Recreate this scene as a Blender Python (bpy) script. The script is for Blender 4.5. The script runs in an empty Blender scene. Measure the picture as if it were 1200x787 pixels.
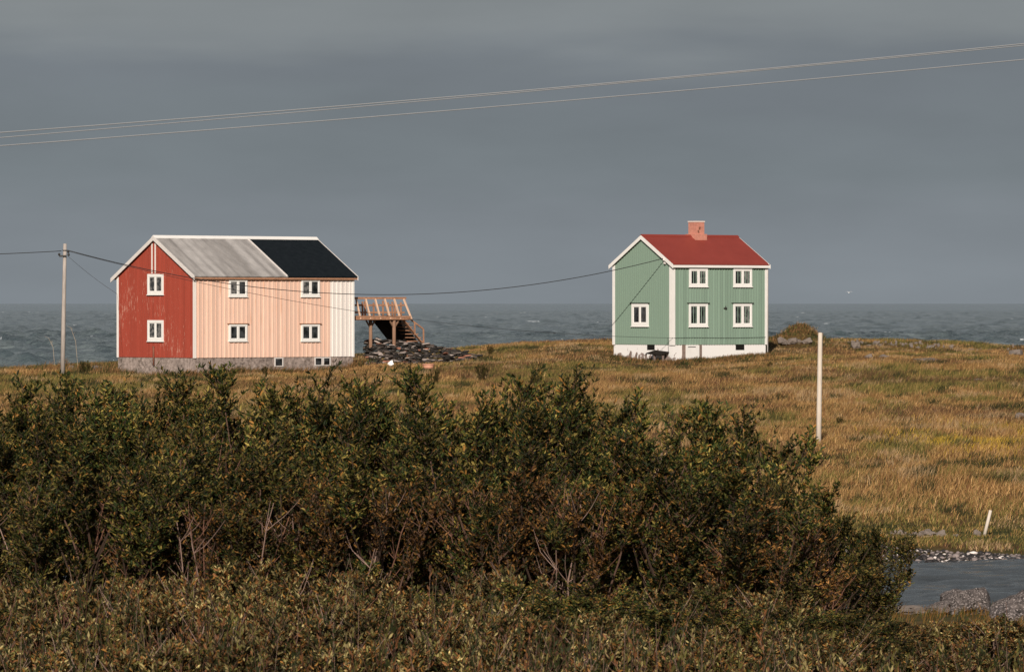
import bpy, math, random
import numpy as np
from mathutils import Vector, Matrix
random.seed(7)
RNG = np.random.default_rng(11)
R = math.radians
S = bpy.context.scene
COL = S.collection

# ------------------------------------------------------------------ camera
F = 6000.0            # focal length in photograph pixels (photo 1200 x 787)
HOR = 355.0           # row of the horizon in the photograph
cam_d = bpy.data.cameras.new('camera')
cam = bpy.data.objects.new('camera', cam_d); COL.objects.link(cam)
cam_d.sensor_width = 36.0; cam_d.lens = 36.0 * F / 1200.0
cam_d.clip_start = 0.5; cam_d.clip_end = 300000
cam.location = (0, 0, 0)
cam.rotation_euler = (R(90) - math.atan((393.5 - HOR) / F), 0, 0)
cam_d.dof.use_dof = True; cam_d.dof.focus_distance = 290; cam_d.dof.aperture_fstop = 40
S.camera = cam

# ------------------------------------------------------------------ sky, sun, exposure
SUN_AZ, SUN_EL = 6.0, 28.0      # degrees left of straight behind the camera, elevation
W = bpy.data.worlds.new('World'); S.world = W; W.use_nodes = True
nt = W.node_tree; nt.nodes.clear()
def wn(t, **k):
    n = nt.nodes.new(t)
    for a, b in k.items(): setattr(n, a, b)
    return n
def wl(a, b): nt.links.new(a, b)
def wmath(op, a, b=None, c=None, clamp=False):
    n = wn('ShaderNodeMath', operation=op); n.use_clamp = clamp
    for i, v in enumerate((a, b, c)):
        if v is None: continue
        if isinstance(v, (int, float)): n.inputs[i].default_value = v
        else: wl(v, n.inputs[i])
    return n.outputs[0]
out = wn('ShaderNodeOutputWorld'); bg = wn('ShaderNodeBackground'); bg.inputs['Strength'].default_value = 0.1
sky = wn('ShaderNodeTexSky', sky_type='NISHITA'); sky.sun_disc = False
sky.sun_elevation = R(SUN_EL); sky.sun_rotation = R(180 + SUN_AZ); sky.altitude = 10
tc = wn('ShaderNodeTexCoord'); sep = wn('ShaderNodeSeparateXYZ'); wl(tc.outputs['Generated'], sep.inputs[0])
mp = wn('ShaderNodeMapping'); mp.inputs['Scale'].default_value = (9, 9, 55); wl(tc.outputs['Generated'], mp.inputs[0])
nz = wn('ShaderNodeTexNoise'); nz.inputs['Scale'].default_value = 1.0; nz.inputs['Detail'].default_value = 5; nz.inputs['Roughness'].default_value = 0.5
wl(mp.outputs[0], nz.inputs['Vector'])
mp2 = wn('ShaderNodeMapping'); mp2.inputs['Scale'].default_value = (20, 20, 70); mp2.inputs['Location'].default_value = (3, 1, 5); wl(tc.outputs['Generated'], mp2.inputs[0])
nz2 = wn('ShaderNodeTexNoise'); nz2.inputs['Scale'].default_value = 1.0; nz2.inputs['Detail'].default_value = 4
wl(mp2.outputs[0], nz2.inputs['Vector'])
elev = wmath('ADD', sep.outputs[2], wmath('MULTIPLY', wmath('SUBTRACT', nz.outputs[0], 0.5), 0.030))
rp = wn('ShaderNodeValToRGB'); wl(wmath('DIVIDE', elev, 0.12, clamp=True), rp.inputs[0])
def lin(r, g, b):
    f = lambda c: (c/255/12.92) if c/255 <= 0.04045 else ((c/255+0.055)/1.055)**2.4
    return (f(r), f(g), f(b), 1)
cr = rp.color_ramp; cr.interpolation = 'EASE'
stops = [(0.0, (129,136,142)), (0.12, (126,133,139)), (0.26, (119,127,132)), (0.38, (117,124,130)), (0.47, (131,137,140)), (0.58, (141,146,148)), (1.0, (130,136,140))]
while len(cr.elements) < len(stops): cr.elements.new(0.5)
for e, (p, c) in zip(cr.elements, stops): e.position = p; e.color = lin(*c)
gain = wmath('ADD', 0.85, wmath('MULTIPLY', nz2.outputs[0], 0.29))
vs = wn('ShaderNodeVectorMath', operation='SCALE'); wl(rp.outputs[0], vs.inputs[0]); wl(wmath('MULTIPLY', gain, 10.0), vs.inputs['Scale'])
front = wn('ShaderNodeMapRange'); wl(sep.outputs[1], front.inputs[0]); front.inputs[1].default_value = -0.3; front.inputs[2].default_value = 0.35
high = wn('ShaderNodeMapRange'); wl(sep.outputs[2], high.inputs[0]); high.inputs[1].default_value = 0.75; high.inputs[2].default_value = 0.35
fac = wmath('MULTIPLY', front.outputs[0], high.outputs[0])
mx = wn('ShaderNodeMix', data_type='RGBA'); wl(fac, mx.inputs[0])
dim = wn('ShaderNodeVectorMath', operation='SCALE'); wl(sky.outputs[0], dim.inputs[0]); dim.inputs['Scale'].default_value = 0.38; wl(dim.outputs[0], mx.inputs[6]); wl(vs.outputs[0], mx.inputs[7])
wl(mx.outputs[2], bg.inputs['Color']); wl(bg.outputs[0], out.inputs['Surface'])

sun_d = bpy.data.lights.new('sun', 'SUN'); sun = bpy.data.objects.new('sun', sun_d); COL.objects.link(sun)
sun_d.energy = 5.0; sun_d.angle = R(0.5); sun_d.color = (1.0, 0.91, 0.80)
az, el = R(SUN_AZ), R(SUN_EL)
sun.rotation_euler = Vector((math.sin(az)*math.cos(el), math.cos(az)*math.cos(el), -math.sin(el))).to_track_quat('-Z', 'Y').to_euler()
S.view_settings.view_transform = 'Standard'; S.view_settings.look = 'None'
S.view_settings.exposure = 0.0; S.view_settings.gamma = 1.0
S.view_settings.use_curve_mapping = False

# ------------------------------------------------------------------ helpers
class MB:
    """collects shapes, build() links them as ONE mesh object"""
    def __init__(s): s.v = []; s.f = []; s.c = []
    def add(s, vs, fs, col=None):
        o = len(s.v); s.v += [tuple(p) for p in vs]; s.f += [tuple(i+o for i in f) for f in fs]
        if col is not None: s.c += [col]*len(vs)
    def box(s, x0, x1, y0, y1, z0, z1):
        s.add([(x0,y0,z0),(x1,y0,z0),(x1,y1,z0),(x0,y1,z0),(x0,y0,z1),(x1,y0,z1),(x1,y1,z1),(x0,y1,z1)],
              [(3,2,1,0),(4,5,6,7),(0,1,5,4),(1,2,6,5),(2,3,7,6),(3,0,4,7)])
    def prism(s, poly, d):
        """poly: coplanar points, extruded by vector d"""
        n = len(poly); b = [tuple(Vector(p)+Vector(d)) for p in poly]
        s.add(list(poly)+b, [tuple(range(n))[::-1], tuple(range(n, 2*n))] + [(i, (i+1) % n, n+(i+1) % n, n+i) for i in range(n)])
    def bar(s, a, b, w, h, up=(0,0,1)):
        a, b = Vector(a), Vector(b); d = (b-a).normalized(); u = Vector(up)
        sd = d.cross(u)
        if sd.length < 1e-4: sd = d.cross(Vector((0,1,0)))
        sd.normalize(); u = sd.cross(d).normalized()
        q = [sd*w/2+u*h/2, -sd*w/2+u*h/2, -sd*w/2-u*h/2, sd*w/2-u*h/2]
        s.prism([a+k for k in q], b-a)
    def tube(s, pts, rad, n=8, cap=True, col=None):
        pts = [Vector(p) for p in pts]
        if not hasattr(rad, '__len__'): rad = [rad]*len(pts)
        vs = []; fs = []
        for i, p in enumerate(pts):
            t = (pts[min(i+1, len(pts)-1)] - pts[max(i-1, 0)]).normalized()
            a = t.cross(Vector((0,0,1)))
            if a.length < 1e-3: a = t.cross(Vector((0,1,0)))
            a.normalize(); b = t.cross(a)
            for k in range(n):
                w = 2*math.pi*k/n; vs.append(p + (a*math.cos(w)+b*math.sin(w))*rad[i])
        for i in range(len(pts)-1):
            for k in range(n): fs.append((i*n+k, i*n+(k+1) % n, (i+1)*n+(k+1) % n, (i+1)*n+k))
        if cap: fs += [tuple(range(n))[::-1], tuple(range((len(pts)-1)*n, len(pts)*n))]
        s.add(vs, fs, col)
    def build(s, name, mat=None, parent=None, smooth=False, recalc=True):
        me = bpy.data.meshes.new(name); me.from_pydata(s.v, [], s.f)
        if recalc:
            import bmesh
            bm = bmesh.new(); bm.from_mesh(me); bmesh.ops.recalc_face_normals(bm, faces=bm.faces); bm.to_mesh(me); bm.free()
        if len(s.c) == len(s.v) and s.c:
            at = me.color_attributes.new('col', 'FLOAT_COLOR', 'POINT')
            at.data.foreach_set('color', np.array([(c[0], c[1], c[2], 1) for c in s.c], dtype=np.float32).ravel())
        return link(name, me, mat, parent, smooth)
def link(name, me, mat=None, parent=None, smooth=False):
    if mat: me.materials.append(mat)
    if smooth: me.polygons.foreach_set('use_smooth', [True]*len(me.polygons))
    o = bpy.data.objects.new(name, me); COL.objects.link(o)
    if parent: o.parent = parent
    return o
def np_mesh(name, V, Fc, mat, col=None, smooth=False, parent=None):
    """fast mesh: V (n,3), Fc (m,k) all faces with k corners, col (n,3)"""
    me = bpy.data.meshes.new(name); n = len(V); m, k = Fc.shape
    me.vertices.add(n); me.vertices.foreach_set('co', V.astype(np.float32).ravel())
    me.loops.add(m*k); me.loops.foreach_set('vertex_index', Fc.astype(np.int32).ravel())
    me.polygons.add(m); me.polygons.foreach_set('loop_start', np.arange(0, m*k, k, dtype=np.int32))
    me.polygons.foreach_set('loop_total', np.full(m, k, dtype=np.int32))
    me.update(calc_edges=True); me.validate()
    if col is not None:
        at = me.color_attributes.new('col', 'FLOAT_COLOR', 'POINT')
        at.data.foreach_set('color', np.concatenate([col, np.ones((n,1))], 1).astype(np.float32).ravel())
    return link(name, me, mat, parent, smooth)
def tag(o, label, cat, group=None, kind=None):
    o['label'] = label; o['category'] = cat
    if group: o['group'] = group
    if kind: o['kind'] = kind
    return o
def thing(name, loc, label, cat, rz=0, group=None):
    o = bpy.data.objects.new(name, None); COL.objects.link(o); o.location = loc; o.rotation_euler = (0,0,rz)
    o.empty_display_size = 0.3
    return tag(o, label, cat, group)
def dup(root, loc, rz, scale, label, group=None):
    r = root.copy(); COL.objects.link(r); r.location = loc; r.rotation_euler = (0,0,rz); r.scale = scale
    r['label'] = label
    if group: r['group'] = group
    for ch in list(root.children):
        c = ch.copy(); COL.objects.link(c); c.parent = r
    return r
def at(u, v, Y): return Vector(((u-600)*Y/F, Y, -(v-HOR)*Y/F))   # photograph pixel at a distance

# numpy value noise --------------------------------------------------
def _hash(ix, iy, iz, seed):
    h = (ix.astype(np.int64)*374761393 + iy.astype(np.int64)*668265263 + iz.astype(np.int64)*2147483647 + seed*974634767) & 0xffffffff
    h = ((h ^ (h >> 13))*1274126177) & 0xffffffff
    h = (h ^ (h >> 16)) & 0xffffffff
    return h/4294967295.0
def vnoise(x, y, z=None, seed=0):
    x = np.asarray(x, float); y = np.asarray(y, float); z = np.zeros_like(x) if z is None else np.asarray(z, float)
    ix, iy, iz = np.floor(x), np.floor(y), np.floor(z)
    fx, fy, fz = x-ix, y-iy, z-iz
    fx, fy, fz = [f*f*(3-2*f) for f in (fx, fy, fz)]
    r = 0
    for a in (0,1):
        for b in (0,1):
            for c in (0,1):
                r = r + _hash(ix+a, iy+b, iz+c, seed)*(fx if a else 1-fx)*(fy if b else 1-fy)*(fz if c else 1-fz)
    return r
def fbm(x, y, z=None, oct=4, seed=0):
    s = 0; a = 0.5; t = 0
    for i in range(oct):
        k = 2.0**i
        s = s + a*vnoise(np.asarray(x)*k+i*17.3, np.asarray(y)*k-i*9.1, None if z is None else np.asarray(z)*k, seed+i); t += a; a *= 0.5
    return s/t

# ------------------------------------------------------------------ materials
class Mat:
    def __init__(s, name, rough=0.7, spec=0.3):
        s.m = bpy.data.materials.new(name); s.m.use_nodes = True; s.t = s.m.node_tree
        s.b = s.t.nodes['Principled BSDF']; s.b.inputs['Roughness'].default_value = rough
        s.b.inputs['Specular IOR Level'].default_value = spec
        s.tc = s.t.nodes.new('ShaderNodeTexCoord')
    def n(s, t, **k):
        n = s.t.nodes.new(t)
        for a, b in k.items(): setattr(n, a, b)
        return n
    def l(s, a, b): s.t.links.new(a, b)
    def noise(s, scale=(1,1,1), sc=1.0, detail=4, rough=0.55, loc=(0,0,0), dist=0.0, coord='Object'):
        mp = s.n('ShaderNodeMapping'); mp.inputs['Scale'].default_value = scale; mp.inputs['Location'].default_value = loc
        s.l(s.tc.outputs[coord], mp.inputs[0])
        nz = s.n('ShaderNodeTexNoise'); nz.inputs['Scale'].default_value = sc; nz.inputs['Detail'].default_value = detail
        nz.inputs['Roughness'].default_value = rough; nz.inputs['Distortion'].default_value = dist
        s.l(mp.outputs[0], nz.inputs['Vector']); return nz.outputs[0]
    def ramp(s, src, stops):
        r = s.n('ShaderNodeValToRGB'); s.l(src, r.inputs[0]); e = r.color_ramp.elements
        while len(e) < len(stops): e.new(0.5)
        for x, (p, c) in zip(e, stops): x.position = p; x.color = (*c[:3], 1) if hasattr(c, '__len__') else (c, c, c, 1)
        return r.outputs[0]
    def mix(s, f, a, b, blend='MIX'):
        m = s.n('ShaderNodeMix', data_type='RGBA', blend_type=blend)
        for i, v in ((0, f), (6, a), (7, b)):
            if isinstance(v, (int, float)): m.inputs[i].default_value = v
            elif isinstance(v, tuple): m.inputs[i].default_value = (*v[:3], 1)
            else: s.l(v, m.inputs[i])
        return m.outputs[2]
    def color(s, c):
        if isinstance(c, tuple): s.b.inputs['Base Color'].default_value = (*c[:3], 1)
        else: s.l(c, s.b.inputs['Base Color'])
        return s
    def bump(s, src, strength=0.3, dist=0.02):
        b = s.n('ShaderNodeBump'); b.inputs['Strength'].default_value = strength; b.inputs['Distance'].default_value = dist
        s.l(src, b.inputs['Height']); s.l(b.outputs[0], s.b.inputs['Normal']); return s
    def attr(s, name='col'):
        a = s.n('ShaderNodeAttribute'); a.attribute_name = name; return a.outputs['Color']

def plain(name, c, rough=0.7, spec=0.3, var=0.25, sc=3.0, scale=(1,1,1)):
    m = Mat(name, rough, spec); nz = m.noise(scale, sc, 5)
    m.color(m.mix(1.0, c, m.ramp(nz, [(0.25, 1-var), (0.75, 1+0.0)]), 'MULTIPLY')); return m.m
def painted_boards(name, c, c2, peel, peel_amt=0.62, pitch=0.35, axis=0, stain=None):
    """painted vertical boards: each board slightly different, vertical weather streaks, flaking"""
    m = Mat(name, 0.65, 0.25)
    sc = (14, 14, 0.9); nz = m.noise(sc, 1.0, 6, 0.6)
    big = m.noise((0.5, 0.5, 0.35), 1.0, 4)
    base = m.mix(m.ramp(nz, [(0.3, 0.0), (0.7, 1.0)]), c, c2)
    # board to board change: noise sampled at the board number
    sepn = m.n('ShaderNodeSeparateXYZ'); m.l(m.tc.outputs['Object'], sepn.inputs[0])
    d = m.n('ShaderNodeMath', operation='DIVIDE'); m.l(sepn.outputs[axis], d.inputs[0]); d.inputs[1].default_value = pitch
    fl = m.n('ShaderNodeMath', operation='FLOOR'); m.l(d.outputs[0], fl.inputs[0])
    wv = m.n('ShaderNodeTexWhiteNoise', noise_dimensions='1D'); m.l(fl.outputs[0], wv.inputs['W'])
    base = m.mix(1.0, base, m.ramp(wv.outputs[0], [(0.0, 0.88), (1.0, 1.06)]), 'MULTIPLY')
    fl2 = m.noise((13, 13, 1.9), 1.0, 8, 0.7, (4, 2, 1))
    msk = m.n('ShaderNodeMath', operation='ADD'); m.l(fl2, msk.inputs[0])
    m2 = m.n('ShaderNodeMath', operation='MULTIPLY'); m.l(big, m2.inputs[0]); m2.inputs[1].default_value = 0.35; m.l(m2.outputs[0], msk.inputs[1])
    pk = m.ramp(msk.outputs[0], [(peel_amt+0.13, 0.0), (peel_amt+0.18, 1.0)])
    base = m.mix(pk, base, peel)
    if stain:
        st = m.noise((6, 6, 0.5), 1.0, 5, 0.6, (9, 3, 2))
        base = m.mix(m.ramp(st, [(0.56, 0.0), (0.75, 0.55)]), base, stain)
    m.color(base); m.bump(nz, 0.3, 0.01); return m.m

M = {}
M['red_wall'] = painted_boards('red_flaking_paint', (0.325,0.058,0.036), (0.375,0.070,0.044), (0.50,0.24,0.18), 0.64, 0.22, 1)
M['peach_wall'] = painted_boards('peach_paint', (0.82,0.57,0.455), (0.78,0.525,0.41), (0.55,0.30,0.18), 0.72, 0.35, 0, stain=(0.55,0.26,0.13))
M['cream_wall'] = painted_boards('cream_paint', (0.82,0.76,0.72), (0.80,0.73,0.68), (0.6,0.5,0.42), 0.75, 0.35, 0)
M['green_wall'] = painted_boards('green_paint', (0.218,0.302,0.240), (0.235,0.322,0.256), (0.30,0.40,0.32), 0.80, 0.21, 0)
M['white'] = plain('white_paint', (0.82,0.79,0.76), 0.55, 0.3, 0.10, 2.0)
M['grey_white'] = plain('weathered_white_paint', (0.74,0.69,0.66), 0.7, 0.2, 0.25, 3.0, (2,2,6))
M['frame'] = plain('window_frame_paint', (0.82,0.80,0.77), 0.5, 0.3, 0.06, 2.0)
g = Mat('window_glass', 0.06, 0.28); g.color(g.mix(g.ramp(g.noise((1,1,1), 2.3, 3), [(0.40, 0.0), (0.62, 1.0)]), (0.008,0.009,0.010), (0.055,0.06,0.065))); M['glass'] = g.m
g = Mat('window_glass_curtained', 0.08, 0.28); g.color(g.mix(g.ramp(g.noise((1,1,1), 4.0, 3), [(0.42, 0.0), (0.58, 1.0)]), (0.035,0.038,0.040), (0.17,0.165,0.16))); M['glass_pale'] = g.m
g = Mat('dark_opening', 0.9, 0.1); g.color((0.012,0.011,0.010)); M['dark'] = g.m
# grey fibre roof, streaks down the slope
g = Mat('grey_sheet_roof', 0.75, 0.25)
a = g.noise((1.6, 0.10, 0.10), 1.0, 3, 0.5); b = g.noise((2.2, 1.2, 1.2), 1.0, 6, 0.6, (3,3,3)); c = g.noise((7,7,7), 1.0, 5, 0.6)
g.color(g.mix(1.0, g.mix(g.ramp(a, [(0.36, 0.0), (0.62, 1.0)]), (0.27,0.25,0.238), (0.40,0.375,0.36)), g.ramp(b, [(0.3, 0.78), (0.7, 1.12)]), 'MULTIPLY')); g.bump(c, 0.2, 0.01); M['grey_roof'] = g.m
g = Mat('tarpaper_roof', 0.9, 0.1)
g.color(g.mix(g.ramp(g.noise((1,1,1), 3.0, 6, 0.65), [(0.3, 0.0), (0.75, 1.0)]), (0.006,0.009,0.012), (0.012,0.016,0.020))); M['black_roof'] = g.m
g = Mat('red_sheet_roof', 0.5, 0.3)
g.color(g.mix(g.ramp(g.noise((0.8,0.8,0.8), 1.0, 5, 0.6), [(0.3, 0.0), (0.7, 1.0)]), (0.225,0.039,0.028), (0.265,0.047,0.034))); M['red_roof'] = g.m
g = Mat('stone_plinth', 0.9, 0.2)
vo = g.n('ShaderNodeTexVoronoi'); vo.inputs['Scale'].default_value = 2.6; mpv = g.n('ShaderNodeMapping'); mpv.inputs['Scale'].default_value = (0.8,0.8,1.7); g.l(g.tc.outputs['Object'], mpv.inputs[0]); g.l(mpv.outputs[0], vo.inputs['Vector'])
b = g.noise((1,1,1), 5.0, 7, 0.65)
g.color(g.mix(g.ramp(g.noise((1,1,1), 1.1, 5, 0.6, (2,5,1)), [(0.38, 0.0), (0.62, 1.0)]), g.mix(1.0, g.mix(g.ramp(b, [(0.35, 0.0), (0.65, 1.0)]), (0.13,0.10,0.085), (0.52,0.42,0.37)), g.ramp(vo.outputs['Distance'], [(0.0, 1.1), (0.7, 0.6)]), 'MULTIPLY'), g.mix(g.ramp(b, [(0.3, 0.0), (0.7, 1.0)]), (0.21,0.165,0.145), (0.44,0.355,0.315)))); g.bump(b, 0.6, 0.04); M['plinth'] = g.m
g = Mat('whitewashed_plinth', 0.8, 0.2)
b = g.noise((1,1,1), 2.2, 7, 0.66)
spz = g.n('ShaderNodeSeparateXYZ'); g.l(g.tc.outputs['Object'], spz.inputs[0])
mr = g.n('ShaderNodeMapRange'); g.l(spz.outputs[0], mr.inputs[0]); mr.inputs[1].default_value = 0.0; mr.inputs[2].default_value = 2.2; mr.inputs[3].default_value = 0.10; mr.inputs[4].default_value = -0.06
ad = g.n('ShaderNodeMath', operation='ADD'); g.l(b, ad.inputs[0]); g.l(mr.outputs[0], ad.inputs[1])
mr2 = g.n('ShaderNodeMapRange'); g.l(spz.outputs[2], mr2.inputs[0]); mr2.inputs[1].default_value = 0.25; mr2.inputs[2].default_value = 0.75; mr2.inputs[3].default_value = 0.07; mr2.inputs[4].default_value = -0.06
ad2 = g.n('ShaderNodeMath', operation='ADD'); g.l(ad.outputs[0], ad2.inputs[0]); g.l(mr2.outputs[0], ad2.inputs[1])
g.color(g.mix(g.ramp(ad2.outputs[0], [(0.63, 0.0), (0.68, 1.0)]), (0.80,0.77,0.75), (0.26,0.20,0.18))); g.bump(b, 0.3, 0.02); M['white_plinth'] = g.m
M['chimney'] = plain('pink_plastered_brick', (0.62,0.27,0.20), 0.85, 0.2, 0.35, 5.0)
M['chimney_cap'] = plain('chimney_mortar', (0.75,0.62,0.56), 0.85, 0.2, 0.15, 5.0)
M['pole'] = plain('bleached_pole_wood', (0.46,0.40,0.36), 0.85, 0.15, 0.40, 4.0, (4,4,0.5))
M['pale_pole'] = plain('pale_painted_wood', (0.66,0.57,0.48), 0.8, 0.15, 0.25, 4.0, (4,4,0.6))
M['old_wood'] = plain('weathered_orange_wood', (0.48,0.25,0.15), 0.85, 0.15, 0.45, 4.0, (1.5,1.5,1.5))
M['new_wood'] = plain('pale_rafter_wood', (0.72,0.48,0.34), 0.85, 0.15, 0.3, 4.0)
M['post_wood'] = plain('brown_post_wood', (0.30,0.175,0.115), 0.9, 0.15, 0.4, 4.0, (4,4,0.6))
M['dark_wood_and_shade'] = plain('dark_boards_and_shade', (0.022,0.017,0.014), 0.95, 0.1, 0.4, 4.0)  # dark hatch wood, also painted shade on drip boards and under the stairs
M['grey_wood'] = plain('grey_loose_wood', (0.27,0.20,0.17), 0.9, 0.15, 0.45, 5.0)
M['iron'] = plain('dark_iron', (0.035,0.032,0.03), 0.6, 0.4, 0.2)
M['cable'] = plain('black_cable', (0.03,0.03,0.032), 0.6, 0.3, 0.1)
M['wire'] = plain('aluminium_wire', (0.215,0.225,0.24), 0.6, 0.3, 0.1)
M['rust'] = plain('rusty_pipe', (0.28,0.12,0.08), 0.85, 0.2, 0.4, 5.0)
M['plastic'] = plain('faded_orange_plastic', (0.60,0.29,0.19), 0.6, 0.3, 0.2)
M['feather'] = plain('white_feathers', (0.85,0.85,0.85), 0.7, 0.2, 0.05)
def vcol(name, rough=0.8, spec=0.2, trans=0.0, rnd=0.0):
    m = Mat(name, rough, spec); c = m.attr()
    if rnd:
        oi = m.n('ShaderNodeObjectInfo'); c = m.mix(1.0, c, m.ramp(oi.outputs['Random'], [(0, 1-rnd), (1, 1+rnd)]), 'MULTIPLY')
    m.color(c)
    if trans:
        t = m.n('ShaderNodeBsdfTranslucent'); m.l(c, t.inputs[0]); mxs = m.n('ShaderNodeMixShader'); mxs.inputs[0].default_value = trans
        o = m.t.nodes['Material Output']; m.l(m.b.outputs[0], mxs.inputs[1]); m.l(t.outputs[0], mxs.inputs[2]); m.l(mxs.outputs[0], o.inputs['Surface'])
    return m.m
M['grass'] = vcol('grass_blades', 0.8, 0.15, 0.2)
M['leaf'] = vcol('willow_leaves', 0.6, 0.14, 0.06, 0.32)
M['scrub'] = vcol('scrub_leaves', 0.65, 0.14, 0.06)
M['twig'] = vcol('twig_bark', 0.85, 0.15)
M['slab'] = vcol('slate_slabs', 0.7, 0.35)
g = Mat('lichen_rock', 0.9, 0.2)
b = g.noise((1,1,1), 4.0, 8, 0.68); c = g.noise((1,1,1), 15.0, 6, 0.7, (3,1,2))
base = g.mix(g.ramp(b, [(0.33, 0.0), (0.66, 1.0)]), (0.016,0.014,0.013), (0.135,0.112,0.105))
base = g.mix(g.ramp(c, [(0.54, 0.0), (0.60, 1.0)]), base, (0.34,0.29,0.275)); g.color(base); g.bump(b, 0.7, 0.05); M['rock'] = g.m
g = Mat('pale_rock', 0.9, 0.2); b = g.noise((1,1,1), 5.0, 7, 0.65)
g.color(g.mix(b, (0.05,0.040,0.034), (0.30,0.245,0.21))); g.bump(b, 0.5, 0.03); M['pale_rock'] = g.m

# ------------------------------------------------------------------ ground
SEA, RIV = -12.0, -7.6
ctrl = []
for u, v, Y in [(-200,440,322),(0,434,324),(50,424,324),(100,421,324),(137,421,326),(60,434,300),(137,436,312),(228,438,308),(320,436,312),(415,432,318),
                (200,436,320),(300,431,326),(228,447,292),(60,446,285),(400,444,292),(430,426,318),(480,424,318),(500,420,325),(560,415,325),(640,408,326),(700,403,326),
                (718,413,318),(752,419,314),(788,424,311),(840,421,312),(898,415,316),(800,408,322),(788,434,300),(905,402,326),(1000,400,335),(1100,400,338),(1150,405,335),(1200,405,336),(1400,408,336),
                (960,420,300),(1080,428,290),(1200,432,285),(600,430,298),(600,450,270),(400,470,255),(150,475,250),(0,480,250),(-200,480,250),(800,462,255),(960,470,240),(1150,455,250),(1350,460,250),
                (960,517,200),(800,520,200),(1150,512,205),(1350,512,205),(1100,560,178),(1250,560,178),(900,575,178),(1157,623,160),(1050,624,160),(1300,625,160)]:
    p_ = at(u, v, Y); ctrl.append((p_.x, p_.y, p_.z - (.19 if Y > 280 else .12) - (.28 if u < 140 and Y > 310 else 0)))
for x in (-60,-30,-10,10,30,60):
    if x < 8: ctrl += [(x,200,-5.6),(x,160,-7.05)]
    ctrl += [(x,153.5,-7.25),(x,150,-7.75),(x,140,-8.3),(x,130,-8.1),(x,124,-7.5),(x,118,-7.24),(x,95,-6.75),(x,70,-5.1),(x,-30,-2.0)]
for x in (-30,-12,-5,-2): ctrl += [(x,46,-2.5),(x,38,-2.4),(x,26,-2.15),(x,8,-2.1)]
for x in (2,6,14,30): ctrl += [(x,46,-3.0),(x,38,-2.5),(x,26,-2.2),(x,8,-2.1)]
CP = np.array(ctrl)
def tps_k(r2): return np.where(r2 > 1e-9, 0.5*r2*np.log(np.maximum(r2, 1e-9)), 0)
def _fit():
    p = CP[:, :2].copy(); p[:, 0] *= 1.6; n = len(p); p /= 50.0
    K = tps_k(((p[:, None]-p[None])**2).sum(-1)) + np.eye(n)*2e-4
    P = np.concatenate([np.ones((n,1)), p], 1); A = np.zeros((n+3, n+3)); A[:n,:n] = K; A[:n,n:] = P; A[n:,:n] = P.T
    return p, np.linalg.solve(A, np.concatenate([CP[:, 2], np.zeros(3)]))
_p, _w = _fit()
def sstep(a, b, x): t = np.clip((x-a)/(b-a), 0, 1); return t*t*(3-2*t)
def ground(x, y):
    x = np.atleast_1d(np.asarray(x, float)); y = np.atleast_1d(np.asarray(y, float)); xs = x.shape
    xf, yf = x.ravel(), y.ravel(); r = np.empty_like(xf)
    for i in range(0, len(xf), 20000):
        q = np.stack([np.clip(xf[i:i+20000], -45, 45)*1.6, np.clip(yf[i:i+20000], -25, 340)], 1)/50.0
        r[i:i+20000] = tps_k(((q[:, None]-_p[None])**2).sum(-1))@_w[:-3] + _w[-3] + q@_w[-2:]
    far = sstep(170, 260, yf)
    r = r + (fbm(xf/9, yf/9, oct=4, seed=3)-0.5)*(0.15+0.25*far)*sstep(158, 175, yf) + (fbm(xf/2.2, yf/2.2, oct=3, seed=5)-0.5)*0.24*sstep(156, 165, yf)
    mx_, my_ = at(938, 381, 329)[:2]
    r = r + .85*np.exp(-(((xf-mx_)/1.15)**2+((yf-my_)/2.0)**2)) + 0.35*np.exp(-(((xf-mx_)/2.4)**2+((yf-my_)/3.0)**2))
    edge = 343 + 4*(fbm(xf/14, yf*0+3, oct=3, seed=9)-0.5)*2 - 6*sstep(-27, -38, xf)
    k = sstep(0, 26, yf-edge); r = r*(1-k) + (SEA-2.5)*k
    return r.reshape(xs)
def gz(x, y): return float(ground(x, y)[0])
xs = np.concatenate([-np.geomspace(60, 1500, 22)[::-1], np.arange(-59, -33, 2.0), np.arange(-33, 36, 0.6), np.arange(37, 59, 2.0), np.geomspace(60, 1500, 22)])
ys = np.concatenate([-np.geomspace(30, 1500, 15)[::-1], np.arange(-28, 118, 2.0), np.arange(118, 160, 0.7), np.arange(160, 350, 1.0), np.arange(350, 380, 3), [400, 430]])
GX, GY = np.meshgrid(xs, ys)
GZ = ground(GX, GY)
nx, ny = len(xs), len(ys)
idx = np.arange(nx*ny).reshape(ny, nx)
FQ = np.stack([idx[:-1,:-1], idx[:-1,1:], idx[1:,1:], idx[1:,:-1]], -1).reshape(-1, 4)
g = Mat('heath_ground', 0.95, 0.1)
b = g.noise((0.25,0.12,0.25), 1.0, 6, 0.6); c = g.noise((1,1,1), 1.4, 7, 0.65)
g.color(g.mix(1.0, g.mix(g.ramp(b, [(0.40, 0.0), (0.60, 1.0)]), (0.13,0.075,0.030), (0.065,0.062,0.020)), g.ramp(c, [(0.3, 0.6), (0.7, 1.2)]), 'MULTIPLY')); g.bump(c, 0.6, 0.15)
gr = np_mesh('ground', np.stack([GX, GY, GZ], -1).reshape(-1, 3), FQ, g.m, smooth=True)
tag(gr, 'grassy field sloping from the houses down to the river', 'ground', kind='structure')

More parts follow.
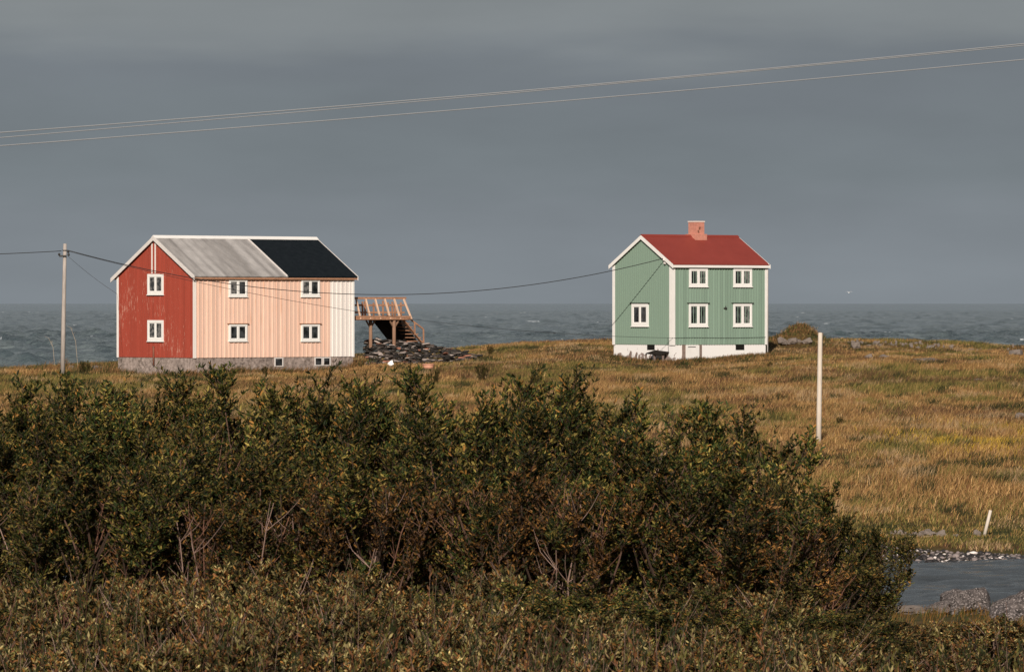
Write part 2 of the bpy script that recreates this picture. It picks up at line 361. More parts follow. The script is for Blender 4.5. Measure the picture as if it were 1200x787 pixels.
# sea: one sheet, real swell where it is near enough to see, flat to the horizon
yy = np.concatenate([[330], np.geomspace(560, 2000, 820), np.geomspace(2010, 9000, 380), np.geomspace(9500, 90000, 12)])
tt = np.concatenate([[-40,-8,-2.5,-1.4], np.linspace(-1, 1, 361), [1.4,2.5,8,40]])
hw = np.maximum(0.17*yy, 90)
hw = np.where(yy > 9100, 0.17*yy, hw)
SX = hw[:, None]*tt[None]; SY = np.repeat(yy[:, None], len(tt), 1); SZ = np.zeros_like(SX)
for k in range(76):
    short = k < 42
    lam = 6*(3.2**RNG.random()) if short else 18*(4**RNG.random()); th = R(250) + RNG.normal(0, .75 if short else .45); ph = RNG.random()*6.28; am = (.125 if short else .075)*(0.6+0.8*RNG.random())
    SZ += am*np.cos(2*math.pi/lam*(SX*math.cos(th)+SY*math.sin(th))+ph)
SZ *= (0.2+1.6*fbm(SX/70, SY/110, oct=3, seed=21))
SZ *= sstep(540, 640, SY)*(1-sstep(6000, 9000, SY))*(np.abs(tt) <= 1.0)[None]
ny2, nx2 = SX.shape; idx = np.arange(nx2*ny2).reshape(ny2, nx2)
FS = np.stack([idx[:-1,:-1], idx[:-1,1:], idx[1:,1:], idx[1:,:-1]], -1).reshape(-1, 4)
VS = np.stack([SX, SY, SZ+SEA], -1).reshape(-1, 3)
g = Mat('sea_water', 0.10, 0.5)
sp1 = g.noise((0.22,0.40,0.3), 1.0, 8, 0.66); sp2 = g.noise((0.09,0.02,0.02), 1.0, 6, 0.7)
g.bump(sp1, 1.0, 1.3)
foam = g.noise((0.06,0.022,0.05), 1.0, 6, 0.62, (1.3,7.7,0))
wc = g.mix(g.ramp(sp2, [(0.38, 0.0), (0.62, 1.0)]), (0.072,0.096,0.104), (0.155,0.185,0.192))
fm = g.ramp(foam, [(0.675, 0.0), (0.695, 1.0)])
g.color(g.mix(fm, wc, (0.75,0.78,0.80)))
sea = np_mesh('sea', VS, FS, g.m, smooth=True)
tag(sea, 'grey choppy sea with a few whitecaps reaching the horizon', 'sea', kind='structure')
# river
mb = MB()
xr = np.concatenate([np.arange(-40, -4, 1.0), np.arange(-4, 26, .2), np.arange(26, 41, 1.0)]); yr = np.arange(120, 156, 0.2)
RX, RY = np.meshgrid(xr, yr); RZ = RIV + 0.26*(fbm(RX/1.8+RY*.25, RY/.8, oct=3, seed=31)-0.5)
idx = np.arange(RX.size).reshape(RX.shape); FR = np.stack([idx[:-1,:-1], idx[:-1,1:], idx[1:,1:], idx[1:,:-1]], -1).reshape(-1, 4)
g = Mat('river_water', 0.12, 0.5); g.color((0.050,0.055,0.058)); g.bump(g.noise((1.2,1.8,1), 1.0, 7, 0.66), 1.0, 0.25)
tag(np_mesh('river', np.stack([RX,RY,RZ],-1).reshape(-1,3), FR, g.m, smooth=True), 'rippled grey river behind the bushes', 'river', kind='structure')

# ------------------------------------------------------------------ houses
class Frame:
    """a house frame: origin at the front corner on the ground, x along the long wall, y along the gable"""
    def __init__(s, u, v, Y, th): s.o = at(u, v, Y); s.th = R(th); s.c, s.s = math.cos(s.th), math.sin(s.th)
    def world(s, p): return Vector((s.o.x+p[0]*s.c-p[1]*s.s, s.o.y+p[0]*s.s+p[1]*s.c, s.o.z+p[2]))
    def ydir(s, u, v, y0=0.0):          # pixel on the plane local y = y0 -> (x, z)
        d = Vector(((u-600)/F, 1, -(v-HOR)/F)); n = Vector((-s.s, s.c, 0)); t = (n.dot(s.o)+y0)/n.dot(d); p = d*t-s.o
        return p.x*s.c+p.y*s.s, p.z
    def xdir(s, u, v, x0=0.0):          # pixel on the plane local x = x0 -> (y, z)
        d = Vector(((u-600)/F, 1, -(v-HOR)/F)); n = Vector((s.c, s.s, 0)); t = (n.dot(s.o)+x0)/n.dot(d); p = d*t-s.o
        return -p.x*s.s+p.y*s.c, p.z

def window(parent, face, c, z0, w, h, drip=None, cas=0.11, sill=True, name='window', pale=()):
    """white two-casement window on a wall; face 'y' = long wall, 'x' = gable; c = centre along the wall"""
    def bx(mb, a0, a1, d0, d1, zz0, zz1):
        if face == 'y': mb.box(a0, a1, -d1, -d0, zz0, zz1)
        else: mb.box(-d1, -d0, a0, a1, zz0, zz1)
    f = MB(); a0, a1, z1 = c-w/2, c+w/2, z0+h
    bx(f, a0, a0+cas, 0, .078, z0, z1); bx(f, a1-cas, a1, 0, .078, z0, z1)
    bx(f, a0+cas, a1-cas, 0, .076, z1-cas*1.1, z1); bx(f, a0+cas, a1-cas, 0, .076, z0, z0+cas*1.2)
    bx(f, c-.065, c+.065, 0, .068, z0+cas*1.2, z1-cas*1.1)
    for q0, q1 in ((a0+cas, c-.065), (c+.065, a1-cas)):     # casement frames
        bx(f, q0, q0+.035, 0, .056, z0+cas*1.2, z1-cas*1.1); bx(f, q1-.035, q1, 0, .056, z0+cas*1.2, z1-cas*1.1)
        bx(f, q0+.035, q1-.035, 0, .054, z1-cas*1.1-.04, z1-cas*1.1); bx(f, q0+.035, q1-.035, 0, .054, z0+cas*1.2, z0+cas*1.2+.04)
    o = f.build(name, M['frame'], parent)
    for qi, (q0, q1) in enumerate(((a0+cas+.035, c-.10), (c+.10, a1-cas-.035))):
        p = MB(); bx(p, q0, q1, 0, .040, z0+cas*1.2+.04, z1-cas*1.1-.04); p.build('pane', M['glass_pale' if qi in pale else 'glass'], o)
    if sill:
        p = MB(); bx(p, a0-.05, a1+.05, 0, .11, z0-.045, z0-.003); p.build('sill', M['frame'], o)
    if drip:
        p = MB(); bx(p, a0-.12, a1+.12, 0, .12, z1+.004, z1+.045); p.build('drip_board', drip, o)
    return o
def clad(mb, face, L0, L1, z0, top, pitch, bw, th, off=0.0):
    """battens proud of a wall; top(c) gives the height at that place"""
    n = int((L1-L0)/pitch)
    for i in range(n+1):
        c = L0 + (i+0.5)*(L1-L0)/(n+1)
        zt = min(top(c-bw/2), top(c+bw/2))
        if zt-z0 < 0.1: continue
        if face == 'y': mb.box(c-bw/2, c+bw/2, -th+off, 0.002+off, z0+0.004, zt-0.004)
        else: mb.box(-th+off, 0.002+off, c-bw/2, c+bw/2, z0+0.004, zt-0.004)
def slope_slab(x0, x1, y0, z0, y1, z1, th, corr=None, amp=0.0, y_cut=None):
    """roof slab between eave line (y0,z0) and ridge line (y1,z1), top surface given, thickness th downwards"""
    mb = MB(); n = 1 if not corr else int((x1-x0)/corr*8); L = math.hypot(y1-y0, z1-z0); nyv, nzv = -(z1-z0)/L*np.sign(y1-y0), abs(y1-y0)/L
    vs = []
    for i in range(n+1):
        x = x0+(x1-x0)*i/n; a = amp*math.cos((x-x0)/corr*2*math.pi) if corr else 0
        for (yy_, zz_) in ((y0, z0), (y1, z1)):
            vs.append((x, yy_+nyv*a, zz_+nzv*a)); vs.append((x, yy_+nyv*(a-th), zz_+nzv*(a-th)))
    fs = []
    for i in range(n):
        a, b = i*4, i*4+4
        fs += [(a, b, b+2, a+2), (a+1, a+3, b+3, b+1), (a, a+1, b+1, b), (a+2, b+2, b+3, a+3)]
    fs += [(0, 2, 3, 1), (n*4, n*4+1, n*4+3, n*4+2)]
    mb.add(vs, fs); return mb

# ---- the red and peach house
fr = Frame(228, 437, 310, 41.8)
LR = fr.ydir(414.5, 400)[0]; WR = fr.xdir(137.5, 400)[0]
zp = fr.ydir(228, 419.2)[1]                       # plinth top
ze = fr.ydir(228, 323.5)[1]; 
zr = (-(277.2-HOR)*(310+WR/2*fr.c)/F) - fr.o.z    # ridge
OV, OVB, RK = 0.20, 0.42, 0.16
slp = (zr-ze)/(WR/2+OV)                           # roof slope
red = thing('wooden_house', fr.o, 'two storey wooden house with red gable, peach front wall and half black roof', 'house', fr.th)
roof_z = lambda y: ze + slp*(y+OV) if y < WR/2 else ze + slp*(WR-y+OV)
TH = 0.09; drop = TH*math.sqrt(1+slp*slp)+0.01
zw = roof_z(0)-drop                                # wall top at the eave
XS = fr.ydir(387, 400)[0]                          # where the cream boards begin
b = MB(); b.prism([(0,0,-1.2),(LR,0,-1.2),(LR,0,zp-.003),(0,0,zp-.003)], (0,.5,0)); 
b.v = [(x+(0.03 if x < 1 else -0.03), y+0.03, z) for x, y, z in b.v]
b.box(0.03, 0.53, 0.53, WR-0.03, -1.2, zp-.003); b.box(LR-0.53, LR-0.03, 0.53, WR-.03, -1.2, zp-.003); b.box(0.53, LR-.53, WR-.53, WR-.03, -1.2, zp-.003)
pl_red = b.build('foundation', M['plinth'], red)
b = MB(); b.box(0.1, XS, 0, .1, zp, zw); clad(b, 'y', 0.14, XS, zp, lambda c: zw, .35, .085, .034); b.build('front_wall', M['peach_wall'], red)
b = MB(); b.box(XS+.002, LR-.1, 0, .1, zp, zw); clad(b, 'y', XS+.05, LR-.14, zp, lambda c: zw, .35, .085, .034); b.build('front_wall', M['cream_wall'], red)['label'] = 'cream unpainted end section of the front wall'
def gable(x0, x1, Wd, topf, z0):
    mb = MB(); mb.prism([(x0, 0, z0), (x0, Wd, z0), (x0, Wd, topf(Wd)), (x0, Wd/2, topf(Wd/2)), (x0, 0, topf(0))], (x1-x0, 0, 0)); return mb
tf = lambda y: roof_z(y)-drop
b = gable(0, .1, WR, tf, zp); clad(b, 'x', .05, WR-.05, zp, tf, .19, .05, .014); b.build('gable_wall', M['red_wall'], red)
gable(LR-.1, LR, WR, tf, zp).build('gable_wall', M['cream_wall'], red)
b = MB(); b.box(.1, LR-.1, WR-.1, WR, zp, zw); b.build('back_wall', M['red_wall'], red)
# corner boards
for x0, x1, y0, y1, m in ((-.034, .0, WR-.16, WR+.03, M['white']), (-.034, .11, -.034, .0, M['cream_wall']), (-.034, -.002, .0, .13, M['cream_wall']), (LR-.12, LR+.03, -.034, .0, M['white'])):
    b = MB(); b.box(x0, x1, y0, y1, zp-.02, zw+.02 if y0 > 1 or x0 > 1 else zw+.05); b.build('corner_board', m, red)
XD = 0.57*LR
r1 = slope_slab(-RK, XD, -OV, ze, WR/2, zr, TH*0.8, 0.84, 0.009).build('roof', M['grey_roof'], red, smooth=False); r1['label'] = 'streaked grey sheet half of the roof'
r2 = slope_slab(XD+.004, LR+RK, -OV, ze, WR/2, zr, TH*0.8).build('roof', M['black_roof'], red); r2['label'] = 'black tarpaper half of the roof'
slope_slab(-RK, LR+RK, WR+OVB, zr-slp*(WR/2+OVB), WR/2+.005, zr, TH*0.8).build('roof', M['grey_roof'], red)['label'] = 'rear slope of the roof'
b = MB(); b.bar((XD-.06, -OV+.01, ze+.035), (XD-.06, WR/2-.1, zr+.035-.1*slp), .05, .06); b.build('roof_seam', M['grey_white'], red)
b = MB(); b.prism([(-RK-.04, WR/2-.20, zr-.20*slp+.05), (-RK-.04, WR/2, zr+.09), (-RK-.04, WR/2+.2, zr-.2*slp+.05), (-RK-.04, WR/2+.2, zr-.2*slp+.015), (-RK-.04, WR/2, zr+.05), (-RK-.04, WR/2-.2, zr-.2*slp+.015)], (LR+2*RK+.08, 0, 0)); b.build('ridge_cap', M['white'], red)
def barge(parent, x, y0, z0, y1, z1, hgt, m, th=.035):
    mb = MB(); mb.prism([(x, y0, z0+.03), (x, y1, z1+.03), (x, y1, z1+.03-hgt), (x, y0, z0+.03-hgt)], (th, 0, 0)); return mb.build('barge_board', m, parent)
for xb in (-RK-.04, LR+RK+.005):
    barge(red, xb, -OV-.02, ze, WR/2, zr, .26, M['grey_white']); barge(red, xb, WR+OVB+.02, zr-slp*(WR/2+OVB), WR/2+.004, zr, .26, M['grey_white'])
b = MB(); b.box(-RK, LR+RK, -OV+.03, -OV+.055, ze-drop-.07, ze-.075); b.build('fascia', M['old_wood'], red)
# windows
for u0, u1, v0, v1, dr in ((268,289,327,347.5,None), (268,289,379.5,399.5,1), (352.7,374,327,347.5,None), (352.7,374,379.5,399.5,1)):
    a0, a1 = fr.ydir(u0, 340)[0], fr.ydir(u1, 340)[0]; zt, zb = fr.ydir((u0+u1)/2, v0)[1], fr.ydir((u0+u1)/2, v1)[1]
    window(red, 'y', (a0+a1)/2, zb, a1-a0, zt-zb, M['old_wood'] if dr else None, pale=(0,) if not dr else ())
for v0, v1 in ((321, 345), (375, 399.5)):
    a0, a1 = fr.xdir(192, 340)[0], fr.xdir(173.7, 340)[0]; zt, zb = fr.xdir(183, v0)[1], fr.xdir(183, v1)[1]
    window(red, 'x', (a0+a1)/2, zb, a1-a0, zt-zb, None, .15, pale=(0, 1))
# pale strips under the ridge, pipe on the gable
for u0 in (178.5, 182.3):
    b = MB(); a = fr.xdir(u0, 300)[0]; z1 = min(fr.xdir(u0, 285)[1], tf(a)-.05); b.box(-.04, -.014, a-.055, a+.055, fr.xdir(u0, 320.4)[1], z1); b.build('gable_strip', M['cream_wall'], red)
a, z0 = fr.xdir(181, 428); z1 = fr.xdir(181, 407)[1]
b = MB(); b.tube([(-.07, a, z0), (-.07, a, z1-.1), (-.07, a, z1)], .055, 10); b.tube([(-.07, a, z1), (-.07, a, z1+.07)], .075, 10); b.build('vent_pipe', M['rust'], red, True)
# cellar windows in the foundation
for u0, u1, v0, v1 in ((321.5, 331.5, 420, 429.5), (368.5, 377.5, 420.5, 428.5), (378.3, 387, 420.5, 428.5)):
    a0, a1 = fr.ydir(u0, 425, .03)[0], fr.ydir(u1, 425, .03)[0]; zt, zb = zp-.02, fr.ydir(u0, v1, .03)[1]
    f = MB(); f.box(a0, a0+.06, -.02, .03, zb, zt); f.box(a1-.06, a1, -.02, .03, zb, zt); f.box(a0+.09, a1-.09, -.018, .03, zt-.07, zt); f.box(a0+.09, a1-.09, -.018, .03, zb, zb+.06)
    o = f.build('cellar_window', M['grey_white'], red); p = MB(); p.box(a0+.09, a1-.09, -.004, .03, zb+.06, zt-.07); p.build('pane', M['glass'], o)

# ---- the green house
fg = Frame(788.5, 425, 312, 38)
LG = fg.ydir(898, 380)[0]; WG = fg.xdir(718.5, 380)[0]
zpg = fg.ydir(788, 403.8)[1]; zeg = fg.ydir(795, 309.5)[1]; zrg = (-(275.5-HOR)*(312+WG/2*fg.c)/F)-fg.o.z
OVg, OVBg, RKg = .18, .22, .13
sg = (zrg-zeg)/(WG/2+OVg)
grn = thing('wooden_house', fg.o, 'small green wooden house with red roof, pink chimney and white trim', 'house', fg.th)
rzg = lambda y: zeg+sg*(y+OVg) if y < WG/2 else zeg+sg*(WG-y+OVg)
dg = TH*math.sqrt(1+sg*sg)+.01; tg = lambda y: rzg(y)-dg; zwg = tg(0)
b = MB(); b.box(.03, LG-.03, .03, .5, -1.2, zpg-.003); b.box(.03, .5, .5, WG-.03, -1.2, zpg-.003); b.box(LG-.5, LG-.03, .5, WG-.03, -1.2, zpg-.003); b.box(.5, LG-.5, WG-.5, WG-.03, -1.2, zpg-.003)
b.build('foundation', M['white_plinth'], grn)
b = MB(); b.box(.1, LG-.1, 0, .1, zpg, zwg); clad(b, 'y', .25, LG-.15, zpg, lambda c: zwg, .21, .05, .046); b.build('front_wall', M['green_wall'], grn)
b = gable(0, .1, WG, tg, zpg); clad(b, 'x', .2, WG-.15, zpg, tg, .21, .05, .030); b.build('gable_wall', M['green_wall'], grn)
gable(LG-.1, LG, WG, tg, zpg).build('gable_wall', M['green_wall'], grn)
b = MB(); b.box(.1, LG-.1, WG-.1, WG, zpg, zwg); b.build('back_wall', M['green_wall'], grn)
for x0, x1, y0, y1 in ((-.04, .16, -.04, 0), (-.04, -.001, 0, .30), (-.04, 0, WG-.20, WG+.03), (LG-.12, LG+.04, -.04, 0)):
    b = MB(); b.box(x0, x1, y0, y1, zpg-.03, zwg+.03); b.build('corner_board', M['white'], grn)
slope_slab(-RKg, LG+RKg, -OVg, zeg, WG/2, zrg, TH*.8).build('roof', M['red_roof'], grn)
slope_slab(-RKg, LG+RKg, WG+OVBg, zrg-sg*(WG/2+OVBg), WG/2+.005, zrg, TH*.8).build('roof', M['red_roof'], grn)['label'] = 'rear slope of the roof'
b = MB(); b.prism([(-RKg-.02, WG/2-.14, zrg-.14*sg+.035), (-RKg-.02, WG/2, zrg+.06), (-RKg-.02, WG/2+.14, zrg-.14*sg+.035), (-RKg-.02, WG/2+.14, zrg-.14*sg+.01), (-RKg-.02, WG/2, zrg+.03), (-RKg-.02, WG/2-.14, zrg-.14*sg+.01)], (LG+2*RKg+.04, 0, 0)); b.build('ridge_cap', M['red_roof'], grn)
for xb in (-RKg-.045, LG+RKg+.005):
    for ya, yb in ((-OVg-.02, WG/2), (WG+OVBg+.02, WG/2+.004)):
        za = zrg-sg*(abs(ya-WG/2)-.02)
        mb = MB(); mb.prism([(xb, ya, za-.012), (xb, yb, zrg-.012), (xb, yb, zrg-.012-.24), (xb, ya, za-.012-.24)], (.04, 0, 0)); mb.build('barge_board', M['white'], grn)
b = MB(); b.box(-RKg, LG+RKg, -OVg-.005, -OVg+.025, zeg-dg-.09, zeg-.055); b.build('fascia', M['white'], grn)
for u0, u1, v0, v1 in ((807.3,828.7,314.3,335.8), (859,880.5,314.3,335.8), (806.8,828.8,355.5,382.5), (858.8,880.5,355.5,382.3)):
    a0, a1 = fg.ydir(u0, 340)[0], fg.ydir(u1, 340)[0]; zt, zb = fg.ydir((u0+u1)/2, v0)[1], fg.ydir((u0+u1)/2, v1)[1]
    window(grn, 'y', (a0+a1)/2, zb, a1-a0, zt-zb, M['dark_wood_and_shade'], .13, pale=(1,) if u0 > 850 or v0 < 320 else ())  # drip boards near black: the shade line over the window put into colour
a0, a1 = fg.xdir(760.3, 370)[0], fg.xdir(741, 370)[0]; zt, zb = fg.xdir(750, 355.5)[1], fg.xdir(750, 382)[1]
window(grn, 'x', (a0+a1)/2, zb, a1-a0, zt-zb, M['dark_wood_and_shade'], .17)  # same near-black drip board, its shade put into the colour
# chimney with stepped foot
yc = WG/2; xc = fg.ydir(816, 275, yc)[0]; zt = -(259-HOR)*(fg.world((xc, yc, 0)).y)/F-fg.o.z
b = MB(); b.box(xc-.36, xc+.36, yc-.34, yc+.34, zrg-.4, zt-.075)
b.box(xc-.47, xc+.47, yc-.47, yc+.47, zrg-.47*sg-.15, zrg+.10)
ch = b.build('chimney', M['chimney'], grn)
b = MB(); b.box(xc-.39, xc+.39, yc-.37, yc+.37, zt-.075, zt); b.build('chimney_cap', M['chimney_cap'], ch)
b = MB()
for du, dz in ((-.13, -.62), (-.03, -.50), (.0, -.42), (-.1, -.7)): b.box(xc+du-.06, xc+du+.06, yc-.345, yc-.338, zt+dz-.05, zt+dz+.06)
b.build('bare_brick', M['rust'], ch)
# cellar door, cellar windows, downpipe, wall lamp, cable bracket
a0, a1 = fg.ydir(803.2, 410)[0], fg.ydir(818.4, 410)[0]; zb = fg.ydir(810, 425)[1]
b = MB(); b.box(a0, a1, -.10, .03, zb-.1, zpg-.03); 
dr = b.build('cellar_door', M['white'], grn); p = MB(); p.box(a0+.12, a1-.3, -.115, -.10, zpg-.16, zpg-.12); p.build('latch', M['iron'], dr)
for q0, q1 in ((fg.ydir(799.6, 410)[0], a0-.01), (a1+.01, fg.ydir(822.2, 410)[0])):
    b = MB(); b.box(q0, q1, -.03, .03, zb-.1, zpg-.02); b.build('door_jamb', M['grey_wood'], grn)
for face, u0, u1, v1 in (('y', 862.5, 872.5, 410), ('x', 766.8, 758, 410)):
    if face == 'y': a0, a1 = fg.ydir(u0, 406)[0], fg.ydir(u1, 406)[0]; zb = fg.ydir(u0, v1)[1]
    else: a0, a1 = fg.xdir(u0, 406)[0], fg.xdir(u1, 406)[0]; zb = fg.xdir(u0, v1)[1]
    b = MB()
    if face == 'y': b.box(a0, a1, .02, .035, zb, zpg-.02)
    else: b.box(.02, .035, a0, a1, zb, zpg-.02)
    b.build('cellar_window', M['dark'], grn)
b = MB(); b.tube([(LG+.09, -.02, zpg-.55), (LG+.09, -.02, zwg-.1), (LG+.09, -.15, zwg+.05)], .045, 10); b.build('downpipe', M['grey_white'], grn, True)
a, z = fg.ydir(849.5, 361); b = MB(); b.box(a-.10, a+.10, -.09, -.0, z-.05, z+.04); b.tube([(a+.02, -.05, z+.04), (a+.02, -.05, z+.14)], .03, 8); b.build('wall_lamp', M['iron'], grn)
aB, zB = fg.xdir(780.5, 305); b = MB(); b.bar((0, aB, zB), (-.22, aB, zB), .05, .05); b.tube([(-.2, aB, zB), (-.2, aB, zB+.14)], .05, 8); b.tube([(-.12, aB+.05, zB-.15), (-.12, aB-.08, zB-.2)], .06, 8); b.build('cable_bracket', M['grey_white'], grn)
zc = fg.ydir(790, 395.8)[1]
b = MB(); b.tube([(.05, -.06, zc)]+[(x, -.045-.004, zc+.015*math.sin(x)) for x in np.linspace(.3, LG-.1, 14)], .012, 6); b.tube([(-.06, .4, zc), (-.06, .38, zc-.3), (-.06, .36, zpg-.6)], .012, 6); b.build('wall_cable', M['cable'], grn, True)

# ------------------------------------------------------------------ wooden porch on the far side of the red house
po = fr.world((LR, 1.0, 0))
porch = thing('porch', fr.o, 'ruined open wooden porch with bare rafters and stairs beside the red and peach house', 'porch', fr.th)
Y0 = 0.5
P = lambda u, v, y=Y0: (lambda q: Vector((q[0], y, q[1])))(fr.ydir(u, v, y))
fl_a, fl_b = P(413, 373.2), P(479.5, 373.2)
b = MB(); b.box(LR+.02, fl_b.x, Y0, Y0+2.2, fl_a.z-.10, fl_a.z); b.build('deck', M['old_wood'], porch)
b = MB(); b.bar(P(413, 372.2)+Vector((0,-.03,0)), P(480.5, 372.2)+Vector((0,-.03,0)), .05, .24); b.build('edge_beam', M['old_wood'], porch)
ty = Y0+.62
b = MB(); b.bar(P(414, 349.2, ty), P(475.6, 349.2, ty), .10, .13); b.build('top_beam', M['old_wood'], porch)
for i in range(6):
    ub, ut = 422.5+i*11.7+(1.5 if i == 5 else 0), 417.4+i*11.15
    b = MB(); b.bar(P(ub, 374.0, Y0-.05), P(ut, 350.2, ty-.06), .085, .10); b.build('rafter', M['new_wood'], porch)
for v in (357.5, 366):
    b = MB(); b.bar(P(415, v, Y0+2.1), P(474, v, Y0+2.1), .05, .11); b.build('rear_rail', M['old_wood'], porch)
for u in (425, 428, 438, 449, 455, 460, 463, 470):
    b = MB(); b.bar(P(u, 374, Y0+2.12), P(u-.3, 352+random.random()*4, Y0+2.12), .13, .03, (0,1,0)); b.build('rear_board', M['old_wood'], porch)
for u, v, y, m in ((434.2, 427, Y0+.5, M['post_wood']), (461.7, 429, Y0+.1, M['post_wood'])):
    t = P(u, 374.5, y); bt = P(u+.3, v+1, y); b = MB(); b.tube([bt, (bt+t)/2, t], [.125, .115, .11], 8); o = b.build('post', m, porch, True)
    for sx in (-1, 1):
        k = MB(); k.bar(t+Vector((sx*.36, 0, -.05)), t+Vector((sx*.04, 0, -.48)), .08, .08); k.build('brace', m, porch)
# stairs going down to the right on two notched stringers, a dark sheet below stands for their shade
A, B = P(472, 374, Y0+.2), P(495.5, 403, Y0+.2)
for y in (Y0+.2, Y0+1.9):
    a, c = A.copy(), B.copy(); a.y = c.y = y
    b = MB(); b.bar(a, c, .06, .2, (0,1,0)); b.build('stringer', M['dark_wood_and_shade'] if y > 1.5 else M['old_wood'], porch)  # far stringer near black, shade under the stairs put into its colour
N = 7
for i in range(N):
    p = A.lerp(B, (i+.5)/N); b = MB(); b.box(p.x-.10, p.x+.16, Y0+.12, Y0+1.98, p.z+.05, p.z+.10); b.build('step', M['old_wood'], porch)
A2, B2 = P(480.3, 373.5, Y0+.15), P(496.2, 385.5, Y0+.15)
b = MB(); b.bar(A2, B2, .05, .09); b.build('handrail', M['old_wood'], porch)
A3, B3 = A2.copy(), B2.copy(); A3.y = B3.y = Y0+1.9
b = MB(); b.bar(A3, B3, .05, .09); b.build('handrail', M['old_wood'], porch)
for y in (Y0+.15, Y0+1.9):
    for k in (.35, 1.0):
        p = A2.lerp(B2, k); p.y = y; q = A.lerp(B, .45+.5*k); q.y = y
        b = MB(); b.bar(p, Vector((p.x+.02, y, q.z)), .07, .07); b.build('baluster', M['old_wood'], porch)
b = MB(); b.prism([P(436, 374.3, Y0+1.5), P(472, 374.3, Y0+1.5), P(490, 401, Y0+1.5), P(489, 404, Y0+1.5), P(457, 401, Y0+1.5)], (0, .05, 0)); b.build('stair_shade_panel', M['dark_wood_and_shade'], porch)  # near-black sheet added where the space under the stairs is in shade

# ------------------------------------------------------------------ poles and wires
pb = at(73.3, 433, 295); pt = at(76.2, 285.5, 295)
up = thing('utility_pole', (pb.x, pb.y, pb.z), 'weathered grey utility pole carrying cables left of the red gable', 'utility pole')
d = pt-pb
b = MB(); b.tube([Vector((0,0,-.6)), d*.3, d*.7, d], [.135, .126, .112, .10], 12); b.build('shaft', M['pole'], up, True)
zt_ = d.z
b = MB(); b.bar((d.x-.32, -.12, zt_-.72), (d.x+.10, -.12, zt_-.70), .09, .10); b.build('bracket', M['iron'], up)
for dx, dz in ((-.32, -.60), (.20, -.45), (.22, -.62)):
    b = MB(); b.tube([(d.x+dx, -.15, zt_+dz-.09), (d.x+dx, -.15, zt_+dz), (d.x+dx, -.15, zt_+dz+.06)], [.05, .075, .04], 10); b.build('insulator', M['iron'], up, True)
b = MB(); b.tube([(d.x*.97, -.0, zt_-.40), (d.x*.97, 0, zt_-.36)], .15, 12); b.build('collar', M['iron'], up)
def wire(name, pts, r, m, label, cat, group=None, n=40):
    """smooth curve through a few points (parabola-like, monotone t)"""
    P_ = np.array([tuple(p) for p in pts]); t = np.linspace(0, 1, len(P_)); tt_ = np.linspace(0, 1, n)
    deg = len(P_)-1; Q = np.stack([np.polyval(np.polyfit(t, P_[:, k], min(deg, 3)), tt_) for k in range(3)], 1)
    mb = MB(); mb.tube([Vector(q) for q in Q], r, 6); return tag(mb.build(name, m, None, True), label, cat, group)
def sag(a, b, s, n=5): return [a.lerp(b, i/(n-1)) - Vector((0,0,s*4*(i/(n-1))*(1-i/(n-1)))) for i in range(n)]
bw = fg.world((-.2, aB, zB+.12)); pw = at(79.5, 293.2, 294.8)
# sag so that the lowest part reads at row ~345
wire('cable', sag(pw, bw, 2.38), .024, M['cable'], 'black cable sagging from the utility pole to a bracket under the green gable', 'cable')
cw = fg.world((-.02, -.07, zc)); wa = at(79.5, 294.2, 294.75)
wire('cable', sag(wa, cw, 1.12), .013, M['cable'], 'thin lower black cable from the utility pole to the base of the green house', 'cable')
wire('cable', sag(at(72, 294, 294.8), at(-200, 300, 291), .12), .024, M['cable'], 'black cable running from the utility pole out of the left edge', 'cable')
wire('cable', sag(at(79.5, 300, 294.8), fr.world((.3, WR+.3, fr.xdir(135, 345)[1])), .1), .008, M['cable'], 'faint thin cable slanting from the utility pole behind the red gable', 'cable')
def over(vs, Y, r, label):
    # rows at u = 0, 600, 1200 -> parabola in the wire's own vertical plane, carried on well outside the picture
    c = np.polyfit([0, 600, 1200], vs, 2); us = np.linspace(-2600, 3800, 60)
    mb = MB(); mb.tube([at(u, np.polyval(c, u), Y+(u-600)*0.002) for u in us], r, 6)
    return tag(mb.build('overhead_wire', M['wire'], None, True), label, 'power line', 'overhead wires across the sky')
over((155.5, 107.5, 51.5), 104, .0145, 'uppermost of the pale overhead wires crossing the sky')
over((161.5, 109.3, 53.5), 107, .0120, 'middle pale overhead wire that meets the uppermost one to the right')
over((171, 123.5, 70), 102.5, .0135, 'lowest of the pale overhead wires crossing the sky')
pb = at(959.3, 519, 199); pb.z = gz(pb.x, pb.y) if abs(gz(pb.x, pb.y)-pb.z) < .5 else pb.z
pt = at(961.3, 390, 199); d = pt-pb
b = MB(); b.tube([(0,0,-.5), d*.3, d*.95, d, d*1.004], [.106, .100, .090, .080, .05], 14)
o = b.build('bare_pole', M['pale_pole'], None, True); o.location = pb; tag(o, 'tall bare pale wooden pole standing alone in the grass', 'pole')
pb = at(1154.5, 624, 160); pt = at(1161, 597.5, 160); d = pt-pb
b = MB(); b.tube([d*-.3, d*.5, d], [.055, .055, .05], 10); o = b.build('stake', M['pale_pole'], None, True); o.location = pb; tag(o, 'short white leaning stake near the river bank', 'stake')

